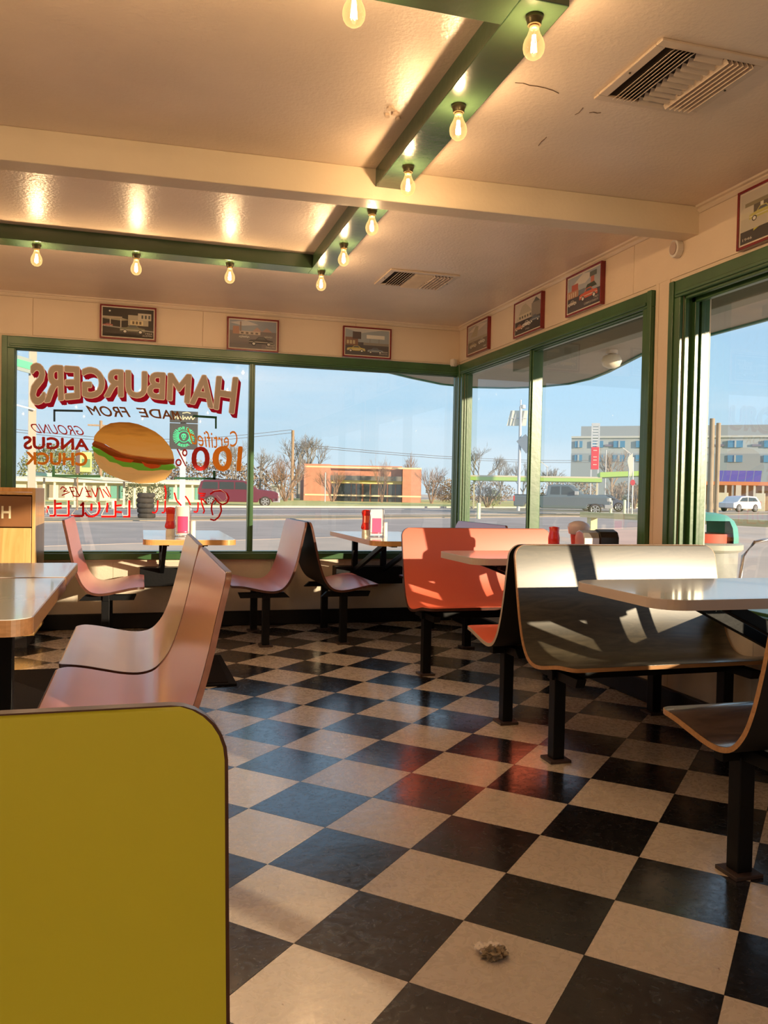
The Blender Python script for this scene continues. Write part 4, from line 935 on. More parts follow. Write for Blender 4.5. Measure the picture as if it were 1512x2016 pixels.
MB().box(3.25, 3.36, -5, 7.0, cz-.10, cz).build('soffit_beam', mat('grey_green_beam', (.23, .25, .19), .6), canp, bevel=.005)
MB().box(XW+TH, XW+TH+.10, -5, 7.0, cz-.16, cz).build('header_board', mat('weathered_board', (.55, .50, .42), .8, noise=.25, nscale=3), canp)
tag(MB().box(XL-.5, XW+TH, YF-.5, YW+TH, ZC+.125, ZC+.35).build('roof', M_soff), kind='structure')  # unseen roof slab, added to cast the building's shade
p = at(1205, 714, 'z', 2.27)
r = empty('security_light', (p.x-.25, p.y-.4, cz), 0, 'white round security light under the roof canopy', 'lamp')
MB().lathe([(0, 0), (.05, 0), (.05, -.03), (0, -.03)], 16).build('mount', M_white, r, smooth='auto'); MB().lathe([(.02, -.03), (.07, -.05), (.085, -.09), (.07, -.13), (.03, -.15), (.0, -.152)], 20).build('globe', mat('globe_white', (.85, .80, .66), .35), r, smooth=True)
# ---------------- patio things by the right windows
p = dist(1384, 1000, 7.6)
tr_ = empty('outdoor_trash_can', (p.x, p.y, ZO), .8, 'outdoor trash can with teal dome lid beyond the right window', 'trash can')
MB().lathe([(0, 0), (.26, 0), (.27, .04), (.29, .78), (0, .78)], 28).build('body', mat('can_body', (.40, .40, .36), .6, noise=.3, nscale=8), tr_, smooth='auto')
MB().lathe([(.0, .78), (.31, .78), (.33, .80), (.33, .84), (.30, .855), (0, .855)], 28).build('rim', mat('can_rim', (.45, .44, .36), .5), tr_, smooth='auto')
b = MB(); n = 28; pr = [(.29, .855), (.29, .90), (.28, .98), (.25, 1.04), (.19, 1.085), (.10, 1.105), (.0, 1.11)]
vs = [(r_*math.cos(2*PI*k/n), r_*math.sin(2*PI*k/n), z) for r_, z in pr for k in range(n)]; fs = []
for i in range(len(pr)-1):
    for k in range(n):
        if i < 3 and (k % 14) in (0, 1, 2, 3, 4): continue
        fs.append((i*n+k, i*n+(k+1) % n, (i+1)*n+(k+1) % n, (i+1)*n+k))
b.add(vs, fs).build('dome_lid', mat('teal_dome', (.12, .42, .34), .35), tr_, smooth=True)
MB().lathe([(0, .856), (.24, .856), (.24, .93), (0, .93)], 20).build('liner', mat('red_liner', (.62, .10, .06), .6), tr_, smooth='auto')
# patio rail
ra = dist(1150, 1000, 11.5); rb = dist(1560, 1000, 9.2)
rl = empty('patio_rail', (ra.x, ra.y, ZO), 0, 'pale yellow wooden rail with square posts beyond the right windows', 'railing')
dv = Vector((rb.x-ra.x, rb.y-ra.y, 0)); M_rail = mat('pale_yellow_rail', (.66, .62, .34), .6, noise=.1)
MB().bar((0, 0, .98), (dv.x, dv.y, .98), .14, .07).build('top_rail', M_rail, rl, bevel=.004)
for px in (1172, 1300, 1438):
    t_ = (px-1150)/410; MB().box(dv.x*t_-.05, dv.x*t_+.05, dv.y*t_-.05, dv.y*t_+.05, 0, .95).build('post', M_rail, rl, bevel=.004)
# patio chair and table
p = dist(1520, 1000, 5.6)
pc = empty('patio_chair', (p.x, p.y, ZO+.02), 0, 'metal patio chair with a curved back outside the right window', 'chair')
M_al = mat('aluminium_tube', (.62, .56, .52), .25, metal=.9)
arc = [(-.20+0*1, 0, .44), (-.22, .0, .7), (-.20, 0, .86), (-.12, 0, .945), (0, 0, .965), (.12, 0, .945), (.20, 0, .86), (.22, 0, .7), (.20, 0, .44)]
MB().tube(arc, .011, 8).build('back_frame', M_al, pc, smooth=True)
for sx in (-1, 1):
    MB().tube([(sx*.20, 0, .44), (sx*.22, 0, 0)], .011, 8).build('leg', M_al, pc, smooth=True); MB().tube([(sx*.20, .40, .44), (sx*.21, .42, 0)], .011, 8).build('leg', M_al, pc, smooth=True)
MB().box(-.21, .21, 0, .42, .43, .45).build('seat', mat('chair_seat_grey', (.35, .34, .36), .5), pc, bevel=.005)
p = dist(1560, 1105, 5.0)
pt = empty('patio_table', (p.x+.25, p.y-.25, ZO+.02), 0, 'grey patio table outside the right window', 'table')
MB().prism([(.45*math.cos(t*PI/16), .45*math.sin(t*PI/16)) for t in range(32)], .72, .75).build('tabletop', mat('patio_table_grey', (.45, .45, .50), .4), pt, bevel=.004)
MB().lathe([(0, 0), (.25, 0), (.25, .02), (.03, .05), (.03, .72), (0, .72)], 20).build('pedestal', M_al, pt, smooth='auto')
# ---------------- generic outdoor helpers
def gnd(px, D, z=ZO): p = dist(px, 975, D); return Vector((p.x, p.y, z))
def zat(px, py, D): return dist(px, py, D).z
def face_rot(px): d = ray(px, 975); return -math.atan2(d.x, d.y)
def sc_(D): return D/F     # metres per pixel at distance D (approx.)
# trees
def grow(b_, p, d, L, r, depth, rng, spread=.5, up=.15, kids=(2, 3)):
    q_ = p+d*L
    if depth <= 1: b_.tube([p, q_], [r, r*.35], 3, cap=False); 
    else:
        mid = p+d*L*.5+Vector((rng.uniform(-1, 1), rng.uniform(-1, 1), 0))*L*.05; b_.tube([p, mid, q_], [r, r*.85, r*.68], 5 if depth > 3 else 3, cap=False)
    if depth <= 0: return
    for k in range(rng.randint(*kids)):
        nd_ = (d+Vector((rng.gauss(0, spread), rng.gauss(0, spread), rng.gauss(0, spread*.6)+up))).normalized()
        grow(b_, p+d*L*rng.uniform(.6, 1.0) if k else q_, nd_, L*rng.uniform(.62, .86), r*.62, depth-1, rng, spread, up, kids)
M_bark = mat('pale_bark', (.36, .27, .19), .9, noise=.3); M_bark2 = mat('grey_bark', (.27, .24, .21), .9, noise=.3); M_twig = mat('reddish_twigs', (.33, .20, .13), .9, noise=.3)
def vase_tree(px, D, hpx_top, wpx, seed, label, m_=None, stems=7, z=ZO+.1, group='bare trees across the road', hide=0, depth=5):
    rng = random.Random(seed); p = gnd(px, D, z); h = zat(px, hpx_top, D)-z; b_ = MB(); w = wpx*sc_(D)/2
    for k in range(stems):
        a = 2*PI*k/stems+rng.uniform(-.3, .3); d = Vector((math.cos(a)*w/h*.75, math.sin(a)*w/h*.75, 1)).normalized()
        grow(b_, Vector((math.cos(a)*.12, math.sin(a)*.12, 0)), d, h*.34, .09, depth, rng, .26, .08, (2, 3))
    zz = max(v[2] for v in b_.v); s_ = h/zz; xx = max(math.hypot(v[0], v[1]) for v in b_.v); sx = min(1.6, w/xx*1.05)
    b_.v = [(v[0]*sx, v[1]*sx, v[2]*s_) for v in b_.v]
    o = b_.build('bare_tree', m_ or M_twig); o.location = p; return tag(o, label, 'tree', group)
def big_tree(px, D, top, wpx, seed, label, m_=None, depth=6, z=ZO+.1, group='bare trees across the road'):
    rng = random.Random(seed); p = gnd(px, D, z); h = zat(px, top, D)-z; w = wpx*sc_(D)/2; b_ = MB()
    grow(b_, Vector((0, 0, 0)), Vector((0, 0, 1)), h*.27, h*.026, depth, rng, .42, .18, (2, 4))
    zz = max(v[2] for v in b_.v); xx = max(math.hypot(v[0], v[1]) for v in b_.v)
    b_.v = [(v[0]*w/xx, v[1]*w/xx, v[2]*h/zz) for v in b_.v]
    o = b_.build('bare_tree', m_ or M_bark2); o.location = p; return tag(o, label, 'tree', group)
def bush(px, D, base, top, wpx, seed, label, m_, name='bush', cat='bush', n=900, group=None, depth_m=None):
    rng = random.Random(seed); p = gnd(px, D, max(ZO+.08, min(ZO+.1, zat(px, base, D))) if base > 960 else ZO+.1); h = zat(px, top, D)-p.z; w = wpx*sc_(D)/2; b_ = MB(); dm = depth_m or w
    for k in range(n):
        u = Vector((rng.gauss(0, 1), rng.gauss(0, 1), rng.gauss(0, 1))).normalized()*rng.uniform(.6, 1.02); c = Vector((u.x*w, u.y*dm, h*.5+u.z*h*.5)); s_ = h*rng.uniform(.02, .05)*(.6 if n > 3900 else 1)
        a = Vector((rng.gauss(0, 1), rng.gauss(0, 1), rng.gauss(0, 1))).normalized(); bb = a.cross(Vector((rng.gauss(0, 1), rng.gauss(0, 1), rng.gauss(0, 1)))).normalized()
        b_.add([c-a*s_, c+bb*s_*.7, c+a*s_, c-bb*s_*.7], [(0, 1, 2, 3)])
    o = b_.build(name, m_); o.location = p; o.rotation_euler = (0, 0, face_rot(px)); return tag(o, label, cat, group)
vase_tree(562, 88, 893, 120, 1, 'bare bushy tree left of the orange building, beside the utility pole')
vase_tree(655, 94, 918, 92, 2, 'bare vase shaped tree before the left wing of the orange building')
vase_tree(752, 96, 889, 80, 3, 'bare vase shaped tree before the middle of the orange building')
vase_tree(850, 93, 913, 75, 4, 'bare vase shaped tree just right of the orange building')
big_tree(588, 125, 850, 120, 5, 'tall bare tree behind the utility pole', M_bark2)
big_tree(622, 140, 872, 90, 6, 'bare tree rising behind the left wing of the orange building', M_bark2)
big_tree(800, 128, 885, 60, 7, 'bare tree with reddish top behind the right wing of the orange building', M_twig)
big_tree(512, 118, 878, 100, 8, 'bare tree behind the nose of the maroon car', M_bark2)
big_tree(462, 112, 862, 110, 9, 'bare tree behind the roof of the maroon car', M_bark2)
big_tree(540, 112, 905, 70, 10, 'low bare tree between the maroon car and the utility pole', M_twig)
big_tree(945, 90, 868, 110, 11, 'tall bare tree beyond the corner post, behind the green reflection band', M_bark2)
big_tree(985, 100, 893, 90, 12, 'bare tree left of the tilted panel pole', M_bark2)
big_tree(1030, 112, 905, 80, 13, 'bare tree behind the tilted panel pole', M_bark2)
big_tree(1085, 125, 915, 70, 14, 'bare tree behind the cab of the grey pickup', M_bark2)
big_tree(1205, 96, 878, 85, 15, 'bare tree in front of the office block', M_bark)
vase_tree(960, 75, 950, 60, 16, 'small pale stemmed bare tree under the green reflection band', M_bark)
vase_tree(1212, 80, 948, 55, 17, 'small pale stemmed bare tree behind the hood of the grey pickup', M_bark)
vase_tree(1250, 88, 948, 40, 18, 'small pale stemmed bare tree beside the sign post', M_bark)
M_leafd = mat('dark_leaves', (.09, .13, .05), .8, noise=.4, nscale=3); M_leafo = mat('olive_leaves', (.34, .36, .14), .8, noise=.4, nscale=3); M_brushm = mat('brown_brush', (.38, .28, .19), .9, noise=.4, nscale=2)
bush(262, 62, 990, 948, 42, 21, 'dark green rounded bush in front of the pale building, by the tyres', M_leafd)
bush(312, 64, 990, 950, 46, 22, 'dark green wide bush right of the tyres', M_leafd)
bush(970, 82, 988, 962, 34, 23, 'rounded olive bush left of the pickup tailgate', M_leafo)
bush(1222, 84, 990, 972, 26, 24, 'dark bush right of the grey pickup hood', M_leafd)
bush(110, 95, 950, 872, 130, 25, 'large olive tree crown over the pale building at left', M_leafo, 'leafy_tree', 'tree', 5000)
bush(185, 112, 950, 885, 90, 26, 'green tree crown behind the painted letters of the lower left', M_leafo, 'leafy_tree', 'tree', 4000)
bush(885, 108, 988, 952, 60, 27, 'brown brush at the corner post behind the lawn', M_brushm, 'brush', 'bush', 1200)
bush(960, 105, 988, 945, 110, 28, 'brown brush below the green reflection band', M_brushm, 'brush', 'bush', 1600)
bush(1120, 118, 985, 938, 110, 29, 'distant grey brown brush behind the pickup', M_brushm, 'brush', 'bush', 1500)
bush(1235, 112, 985, 948, 80, 30, 'brown brush at the foot of the office block', M_brushm, 'brush', 'bush', 1200)
bush(420, 131, 975, 905, 230, 31, 'long brown line of brush behind the maroon car', M_brushm, 'brush', 'bush', 3200, depth_m=4)
bush(560, 150, 985, 930, 110, 32, 'brown brush left of the orange building', M_brushm, 'brush', 'bush', 1600, depth_m=4)
bush(868, 122, 988, 938, 60, 33, 'reddish brush right of the orange building', M_brushm, 'brush', 'bush', 1100, depth_m=3)
# ---------------- orange brick building
def bld(name, px0, px1, D, label, rotadj=0):
    pm = (px0+px1)/2; p = gnd(pm, D); r = empty(name, p, face_rot(pm)+rotadj, label, 'building')
    k = D/F
    def X(px): return (px-pm)*k*1.0
    def Z(px, py): return zat(px, py, D)-ZO
    return r, X, Z
M_brick = mat('orange_brick', (.60, .27, .17), .9, noise=.15, nscale=2); M_sbrick = mat('brick_band', (.80, .62, .38), .8); M_dglass = mat('dark_shop_glass', (.05, .06, .06), .15, .6)
r, X, Z = bld('brick_shop', 600, 830, 100, 'long orange brick shop building across the road')
MB().box(X(598), X(650), 0, 10, 0, Z(620, 913)).build('wing', M_brick, r); MB().box(X(792), X(829), 0, 10, 0, Z(810, 921)).build('wing', M_brick, r)
MB().box(X(650), X(792), 1.2, 10, 0, Z(720, 916)).build('main_block', M_brick, r)
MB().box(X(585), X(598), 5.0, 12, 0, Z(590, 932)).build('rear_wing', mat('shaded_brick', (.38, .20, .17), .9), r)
MB().box(X(649), X(793), 1.0, 1.25, Z(720, 952), Z(720, 946)).build('yellow_band', mat('yellow_band', (.88, .74, .30), .6), r)
MB().box(X(648), X(794), .1, 1.25, Z(720, 946), Z(720, 937)).build('canopy', mat('canopy_dark', (.16, .15, .13), .6), r)
MB().box(X(600), X(829), -.05, .2, Z(700, 977), Z(700, 974)).build('stone_band', M_sbrick, r); MB().box(X(600), X(829), -.05, .25, Z(620, 920), Z(620, 917)).build('coping', M_sbrick, r)
for a, b_ in ((652, 660), (662, 690), (692, 700), (703, 712), (716, 728), (731, 745), (748, 762), (765, 778), (780, 790)): MB().box(X(a), X(b_), 1.08, 1.2, .1, Z(720, 953)).build('shop_window', M_dglass, r)
MB().box(X(664), X(671), .9, 1.0, Z(668, 948), Z(668, 941)).build('sign', mat('orange_sign', (.85, .22, .06), .5), r)
# pale low building at left
M_cream = mat('cream_wall', (.78, .70, .55), .8, noise=.06); M_roofg = mat('grey_roof', (.45, .46, .43), .8); M_tealw = mat('teal_window', (.14, .36, .30), .3)
r, X, Z = bld('motel_block', 40, 400, 72, 'long low cream motel with teal windows behind the painted sign')
MB().box(X(20), X(392), 0, 10, 0, Z(260, 950)).build('wall', M_cream, r); MB().box(X(15), X(396), -1.2, 10.5, Z(260, 950), Z(260, 943)).build('roof', M_roofg, r); MB().box(X(15), X(396), -1.3, -1.15, Z(260, 952), Z(260, 947)).build('fascia', mat('pale_fascia', (.72, .66, .56), .6), r)
for a, b_ in ((92, 101), (108, 118), (128, 138), (152, 160), (178, 186), (218, 229), (232, 240), (322, 332), (338, 352), (372, 380), (383, 391)): MB().box(X(a), X(b_), -.06, .02, Z(260, 982), Z(260, 957)).build('window', M_tealw if a > 200 else mat('shade_window', (.30, .26, .20), .4), r)
for a in (90, 122, 172, 210, 246, 300, 335, 365): MB().box(X(a)-.08, X(a)+.08, -1.1, -.95, 0, Z(260, 952)).build('post', M_cream, r)
for a in (87, 122, 185): MB().lathe([(0, 0), (.2, 0), (.2, .2), (.35, .25), (.35, .35), (0, .55)], 10, (X(a), 3, Z(a, 943))).build('roof_vent', M_roofg, r)
r, X, Z = bld('low_shed', 540, 600, 101, 'low grey shed between the maroon car and the orange building')
MB().box(X(535), X(560), 0, 8, 0, Z(550, 958)).build('wall', mat('shed_grey', (.50, .48, .46), .8), r); MB().box(X(533), X(562), -.4, 8.4, Z(550, 958), Z(550, 954)).build('roof', M_roofg, r)
# swooping canopy by the motel
r, X, Z = bld('drive_up_canopy', 70, 290, 50, 'grey swept drive-up canopy with green edge at left')
b = MB(); b.prism([(X(68), Z(70, 934)), (X(200), Z(200, 946)), (X(300), Z(300, 950)), (X(300), Z(300, 948)), (X(180), Z(180, 937)), (X(68), Z(70, 928))], 0, 5, lambda a, z, c: (a, c, z)); b.build('roof', mat('canopy_grey', (.42, .45, .42), .6), r)
MB().bar((X(68), -.05, Z(70, 933)), (X(200), -.05, Z(200, 941)), .1, .16).build('edge_strip', mat('mint_edge', (.40, .68, .48), .5), r)
for a in (95, 150, 240): MB().box(X(a)-.06, X(a)+.06, 2, 2.12, 0, Z(a, 940)).build('post', M_cream, r)
# office block far right (four storeys)
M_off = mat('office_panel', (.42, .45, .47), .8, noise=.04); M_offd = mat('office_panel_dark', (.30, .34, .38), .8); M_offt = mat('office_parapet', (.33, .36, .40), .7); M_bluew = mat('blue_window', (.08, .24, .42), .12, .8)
r, X, Z = bld('office_block', 1142, 1600, 170, 'grey four storey office block with blue windows behind the right windows')
z1, z2, z3 = Z(1300, 868), Z(1300, 888), Z(1300, 852)
MB().box(X(1142), X(1640), 0, 30, 0, Z(1300, 860)).build('wall', M_off, r); MB().box(X(1160), X(1640), -.3, 30, Z(1300, 860), Z(1300, 838)).build('parapet', M_offt, r)
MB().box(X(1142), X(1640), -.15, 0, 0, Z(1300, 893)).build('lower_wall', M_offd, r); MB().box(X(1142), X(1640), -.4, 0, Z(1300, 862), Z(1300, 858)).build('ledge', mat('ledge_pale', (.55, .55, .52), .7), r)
for a, b_ in ((1149, 1163), (1181, 1202), (1221, 1242), (1262, 1283), (1300, 1322), (1340, 1361), (1379, 1397), (1422, 1447), (1482, 1507), (1530, 1552)):
    for t_, u_, nm in ((866, 879, 1), (894, 907, 2)):
        f = (a-1142)*.012
        w_ = MB().box(X(a), X(b_), -.35, -.15 if nm > 1 else 0, Z(1300, u_+2), Z(1300, t_+2)).build('window', M_bluew, r)
        MB().box(X((a+b_)/2)-.15, X((a+b_)/2)+.15, -.45, -.35, Z(1300, u_+2), Z(1300, t_+2)).build('glazing_bar', M_off, w_)
for a in (1213, 1225, 1408, 1470): MB().box(X(a)-.8, X(a)+.8, -.3, 0, Z(1300, 879), Z(1300, 875)).build('small_window', mat('small_window', (.22, .20, .26), .3), r)
# car wash
r, X, Z = bld('car_wash', 1380, 1600, 105, 'car wash with orange roof band and purple sloped panels')
M_orr = mat('orange_roof', (.85, .30, .12), .6); M_pur = mat('purple_panel', (.16, .12, .42), .3)
MB().box(X(1372), X(1620), 0, 8, Z(1440, 955), Z(1440, 948)).build('roof', M_orr, r); MB().box(X(1372), X(1620), 4, 8, 0, Z(1440, 955)).build('rear_wall', mat('wash_tan', (.62, .47, .28), .8), r)
for a in (1382, 1420, 1424, 1438, 1450, 1462, 1474, 1486, 1500, 1530): MB().box(X(a)-.12, X(a)+.12, .1, .4, 0, Z(1440, 955)).build('post', M_cream, r)
MB().box(X(1455), X(1464), .0, .5, 0, Z(1440, 955)).build('pillar', M_cream, r)
for k in range(6): 
    a = 1418+k*13; b_ = MB(); b_.add([(X(a), .5, Z(1440, 948)), (X(a+12.3), .5, Z(1440, 948)), (X(a+14.3), 2.5, Z(1440, 925)), (X(a+2), 2.5, Z(1440, 925)), (X(a), .62, Z(1440, 948)), (X(a+12.3), .62, Z(1440, 948)), (X(a+14.3), 2.62, Z(1440, 925)), (X(a+2), 2.62, Z(1440, 925))], [(0, 1, 2, 3), (7, 6, 5, 4), (0, 4, 5, 1), (1, 5, 6, 2), (2, 6, 7, 3), (3, 7, 4, 0)]); b_.build('roof_panel', M_pur, r)
for (a, b_) in ((1409, 1432), (1489, 1505)): 
    p = gnd((a+b_)/2, 99); bb = MB().box(-(b_-a)*.03, (b_-a)*.03, -.5, .5, 0, zat(1420, 970, 99)-ZO).build('vacuum_box', mat('cream_box', (.78, .70, .48), .7), bevel=.03); bb.location = p; bb.rotation_euler = (0, 0, face_rot(a)); tag(bb, 'cream vacuum housing %s the white car' % ('left of' if a < 1450 else 'right of'), 'box', 'cream housings by the car wash')
# reflection of green trim in the W1 glass, built as a canopy outside
r, X, Z = bld('reflection_band', 925, 1270, 70, 'long lime green band added outside for a reflection in the corner window')
M_lime = mat('reflection_lime', (.40, .60, .14), .5); M_band_top = mat('reflection_cream', (.66, .60, .42), .6)
MB().box(X(928), X(1180), 0, 5, Z(1050, 947), Z(1050, 940)).build('fascia', M_lime, r); MB().box(X(928), X(1180), -.02, 5, Z(1050, 940), Z(1050, 937)).build('band_edge', M_band_top, r)
b = MB(); b.add([(X(1176), -.1, Z(1200, 940)), (X(1275), -.1, Z(1200, 934)), (X(1275), -.1, Z(1200, 925)), (X(1176), -.1, Z(1200, 930)), (X(1176), 5, Z(1200, 940)), (X(1275), 5, Z(1200, 934)), (X(1275), 5, Z(1200, 925)), (X(1176), 5, Z(1200, 930))], [(0, 1, 2, 3), (4, 7, 6, 5), (0, 4, 5, 1), (1, 5, 6, 2), (2, 6, 7, 3), (3, 7, 4, 0)]); b.build('fascia', M_lime, r)
for a in (934, 1050, 1172, 1262): MB().box(X(a)-.06, X(a)+.06, 1, 1.12, 0, Z(a, 942)).build('post', M_band_top, r)
# ---------------- poles and signs
M_pole = mat('weathered_pole', (.42, .28, .17), .9, noise=.3); M_conc = mat('concrete_pole', (.42, .33, .24), .85, noise=.2, nscale=1.5); M_gpole = mat('grey_steel_pole', (.55, .57, .60), .5); M_cpole = mat('cream_steel_pole', (.42, .37, .29), .6)
def pole(px, D, top, w, m_, label, cat='pole', name='utility_pole', arm=None, group=None, sq=False):
    p = gnd(px, D); r = empty(name, p, face_rot(px), label, cat, group); h = zat(px, top, D)-ZO
    if sq: MB().box(-w/2, w/2, -w/2, w/2, 0, h).build('shaft', m_, r)
    else: MB().tube([(0, 0, 0), (0, 0, h)], [w/2, w*.4], 12).build('shaft', m_, r, smooth='auto')
    if arm: MB().box(-arm/2, arm/2, -.08, .08, h-.55, h-.40).build('crossarm', m_, r)
    return r, h
pole(574.5, 97, 847, .42, M_pole, 'brown wooden utility pole left of the orange building')
pole(197, 85, 828, .35, M_pole, 'wooden utility pole with crossarm behind the painted bun', arm=2.4)
r, h = pole(1398, 62, 824, .42, M_conc, 'thick tan concrete pole in front of the car wash', name='concrete_pole'); MB().tube([(.42, .2, 0), (.42, .2, h-.3)], .16, 10).build('second_shaft', M_conc, r, smooth='auto')
# square sign pole at the left edge with green banner
r, h = pole(62, 33, 560, .27, M_cpole, 'tall square pole with a green banner at the left edge of the window', 'sign', 'pole_sign', sq=True); k = 33/F
MB().box(-.115, -.105, -.15, -.135, .1, h-.1).build('groove', M_gpole, r)
b = MB(); zz = zat(62, 716, 33)-ZO; b.prism([(-1.8, zz+.55), (-.0, zz+.10), (-.0, zz-.42), (-1.8, zz+.0)], -.34, -.26, lambda a, z, c: (a, c, z)); b.build('banner_frame', mat('banner_grey', (.30, .36, .34), .6), r)
b = MB(); b.prism([(-1.8, zz+.38), (-.0, zz-.02), (-.0, zz-.28), (-1.8, zz+.12)], -.36, -.342, lambda a, z, c: (a, c, z)); b.build('banner', mat('banner_green', (.10, .72, .30), .5), r)
MB().bar((-1.8, -.3, zat(62, 795, 33)-ZO+.2), (.1, -.3, zat(62, 808, 33)-ZO), .05, .05).build('tie_rod', M_white, r)
# light pole with black emblem sign
r, h = pole(359, 30, 812, .20, M_gpole, 'black hanging sign with a green round emblem on a pale pole', 'sign', 'emblem_sign', sq=True); k = 30/F
Xs = lambda px: (px-359)*k; Zs = lambda py: zat(359, py, 30)-ZO
M_sgn = mat('sign_dark', (.045, .05, .05), .4); M_neon = mat('emblem_green', (.04, .62, .28), .5)
MB().box(Xs(334), Xs(386), -.30, -.14, Zs(833), Zs(811)).build('upper_panel', M_sgn, r, bevel=.01); MB().box(Xs(334), Xs(386), -.30, -.14, Zs(885), Zs(835)).build('lower_panel', M_sgn, r, bevel=.01)
b = MB()
for pts_ in ([(343, 826), (346, 819), (349, 827), (352, 821), (355, 826)], [(358, 819), (358, 828), (362, 822), (365, 827), (367, 821), (370, 827), (373, 820), (376, 827), (380, 822)], [(357, 815), (366, 813), (372, 815)]):
    P = [(Xs(x), -.305, Zs(y)) for x, y in pts_]
    for u_ in range(len(P)-1): b.bar(P[u_], P[u_+1], .03, .01, up=(0, 1, 0))
b.build('script_lettering', mat('sign_gold', (.72, .58, .36), .5), r)
ecx, ecz, er = (Xs(340)+Xs(380))/2, (Zs(841)+Zs(880))/2, (Xs(380)-Xs(340))/2
b = MB()
for t_ in range(36):
    a = 2*PI*t_/36
    if .7 < (a % PI) < 2.44: continue
    b.bar((ecx+er*.52*math.cos(a), -.306, ecz+er*.52*math.sin(a)), (ecx+er*1.0*math.cos(a), -.306, ecz+er*1.0*math.sin(a)), .026, .01, up=(0, 1, 0))
ring = [(ecx+er*.5*math.cos(2*PI*t_/24), -.306, ecz+er*.52*math.sin(2*PI*t_/24)) for t_ in range(25)]; b.tube(ring, .016, 4)
for dx, dz, rr in ((0, .06, .24), (0, -.18, .15)): b.prism([(ecx+er*(dx+rr*math.cos(2*PI*t_/12)), ecz+er*(dz+rr*math.sin(2*PI*t_/12))) for t_ in range(12)], -.304, -.308, lambda a, z, c: (a, c, z))
b.build('emblem', M_neon, r)
b = MB()
for dx in (-.1, .1): b.prism([(ecx+er*(dx+.065*math.cos(2*PI*t_/8)), ecz+er*(.06+.075*math.sin(2*PI*t_/8))) for t_ in range(8)], -.309, -.3115, lambda a, z, c: (a, c, z))
for dx in (-.09, -.03, .03, .09): b.box(ecx+er*(dx-.014), ecx+er*(dx+.014), -.3115, -.309, ecz-er*.26, ecz-er*.15)
b.build('emblem_cutout', M_sgn, r)
def arc_text(s_, up):
    def fn(u, v):
        a = (PI*.78-u*PI*.56) if up else (PI*1.30+u*PI*.40); rr = er*((.66+.28*v) if up else (.98-.26*v)); return (ecx+rr*math.cos(a), -.307, ecz+rr*math.sin(a))
    text_on('lettering', s_, fn, M_neon, r, offset=.02)
arc_text('NEVR DIE', True); arc_text('BEER', False)
# small yellow sign, by the letters
r, h = pole(152, 46, 886, .10, M_pole, 'small pole sign with yellow and black panels behind the word in orange paint', 'sign', 'pole_sign'); k = 46/F
MB().box(-.10, .12, -.12, -.06, h-1.2, h-.02).build('dark_panel', mat('dark_sign_panel', (.10, .07, .07), .5), r); MB().box(.12, .70, -.12, -.06, h-1.12, h-.1).build('yellow_panel', mat('yellow_sign_panel', (.75, .62, .18), .5), r); MB().box(.20, .62, -.125, -.12, h-.9, h-.45).build('green_motif', mat('green_motif', (.10, .24, .10), .5), r)
# tilted panel on pole
r, h = pole(1021, 66, 800, .26, M_gpole, 'pole with a tilted white panel and a dark solar panel', 'pole', 'panel_pole'); k = 66/F
b = MB(); zt, zb = zat(1021, 808, 66)-ZO, zat(1021, 838, 66)-ZO; b.prism([(-19*k, zt), (14*k, zt), (11*k, zb), (-26*k, zb)], .16, .24, lambda a, z, c: (a, c, z)); b.build('white_panel', mat('panel_back_white', (.78, .74, .60), .6), r)
b = MB(); b.bar((-15*k, .1, zt), (-20*k, .1, zb), .06, .06); b.bar((-20*k, .1, (zt+zb)/2), (12*k, .1, (zt+zb)/2), .05, .05); b.bar((8*k, .1, zt), (3*k, .1, zb), .06, .06); b.bar((-8*k, .1, zt-.2), (-14*k, .1, zb), .05, .05); b.build('panel_rail', M_gpole, r)
MB().tube([(0, 0, h), (0, 0, h+.5)], .05, 6).lathe([(0, 0), (.18, .05), (.16, .3), (0, .35)], 8, (.2, 0, h-.2)).build('antenna', M_white, r)
MB().bar((2*k, -.2, zat(1021, 862, 66)-ZO), (21*k, -.2, zat(1021, 886, 66)-ZO), .9, .08, up=(0, 1, 0)).build('solar_panel', mat('solar_dark', (.18, .22, .28), .25), r)
# tall red sign
r, X, Z = bld('tower_sign', 1160, 1180, 86, 'tall narrow sign tower, grey grid above a red panel'); r['category'] = 'sign'
for a in (1163, 1176): MB().box(X(a)-.07, X(a)+.07, 0, .15, 0, Z(1170, 834)).build('post', M_gpole, r)
for k in range(8): MB().box(X(1164.5), X(1175.5), 0, .12, Z(1170, 878-k*5.6), Z(1170, 875.2-k*5.6)).build('price_panel', mat('pale_price_panel', (.62, .64, .66), .5), r)
MB().box(X(1162.5), X(1176.5), -.05, .2, Z(1170, 924), Z(1170, 880)).build('red_panel', mat('red_sign_panel', (.72, .05, .06), .5), r); MB().box(X(1162), X(1177), -.02, .17, Z(1170, 837), Z(1170, 833)).build('top_frame', M_gpole, r)
for dz in (886, 899, 905, 914): MB().box(X(1166), X(1173), -.08, -.05, Z(1170, dz+1.5), Z(1170, dz)).build('red_panel_mark', mat('pale_mark', (.85, .60, .50), .5), r)
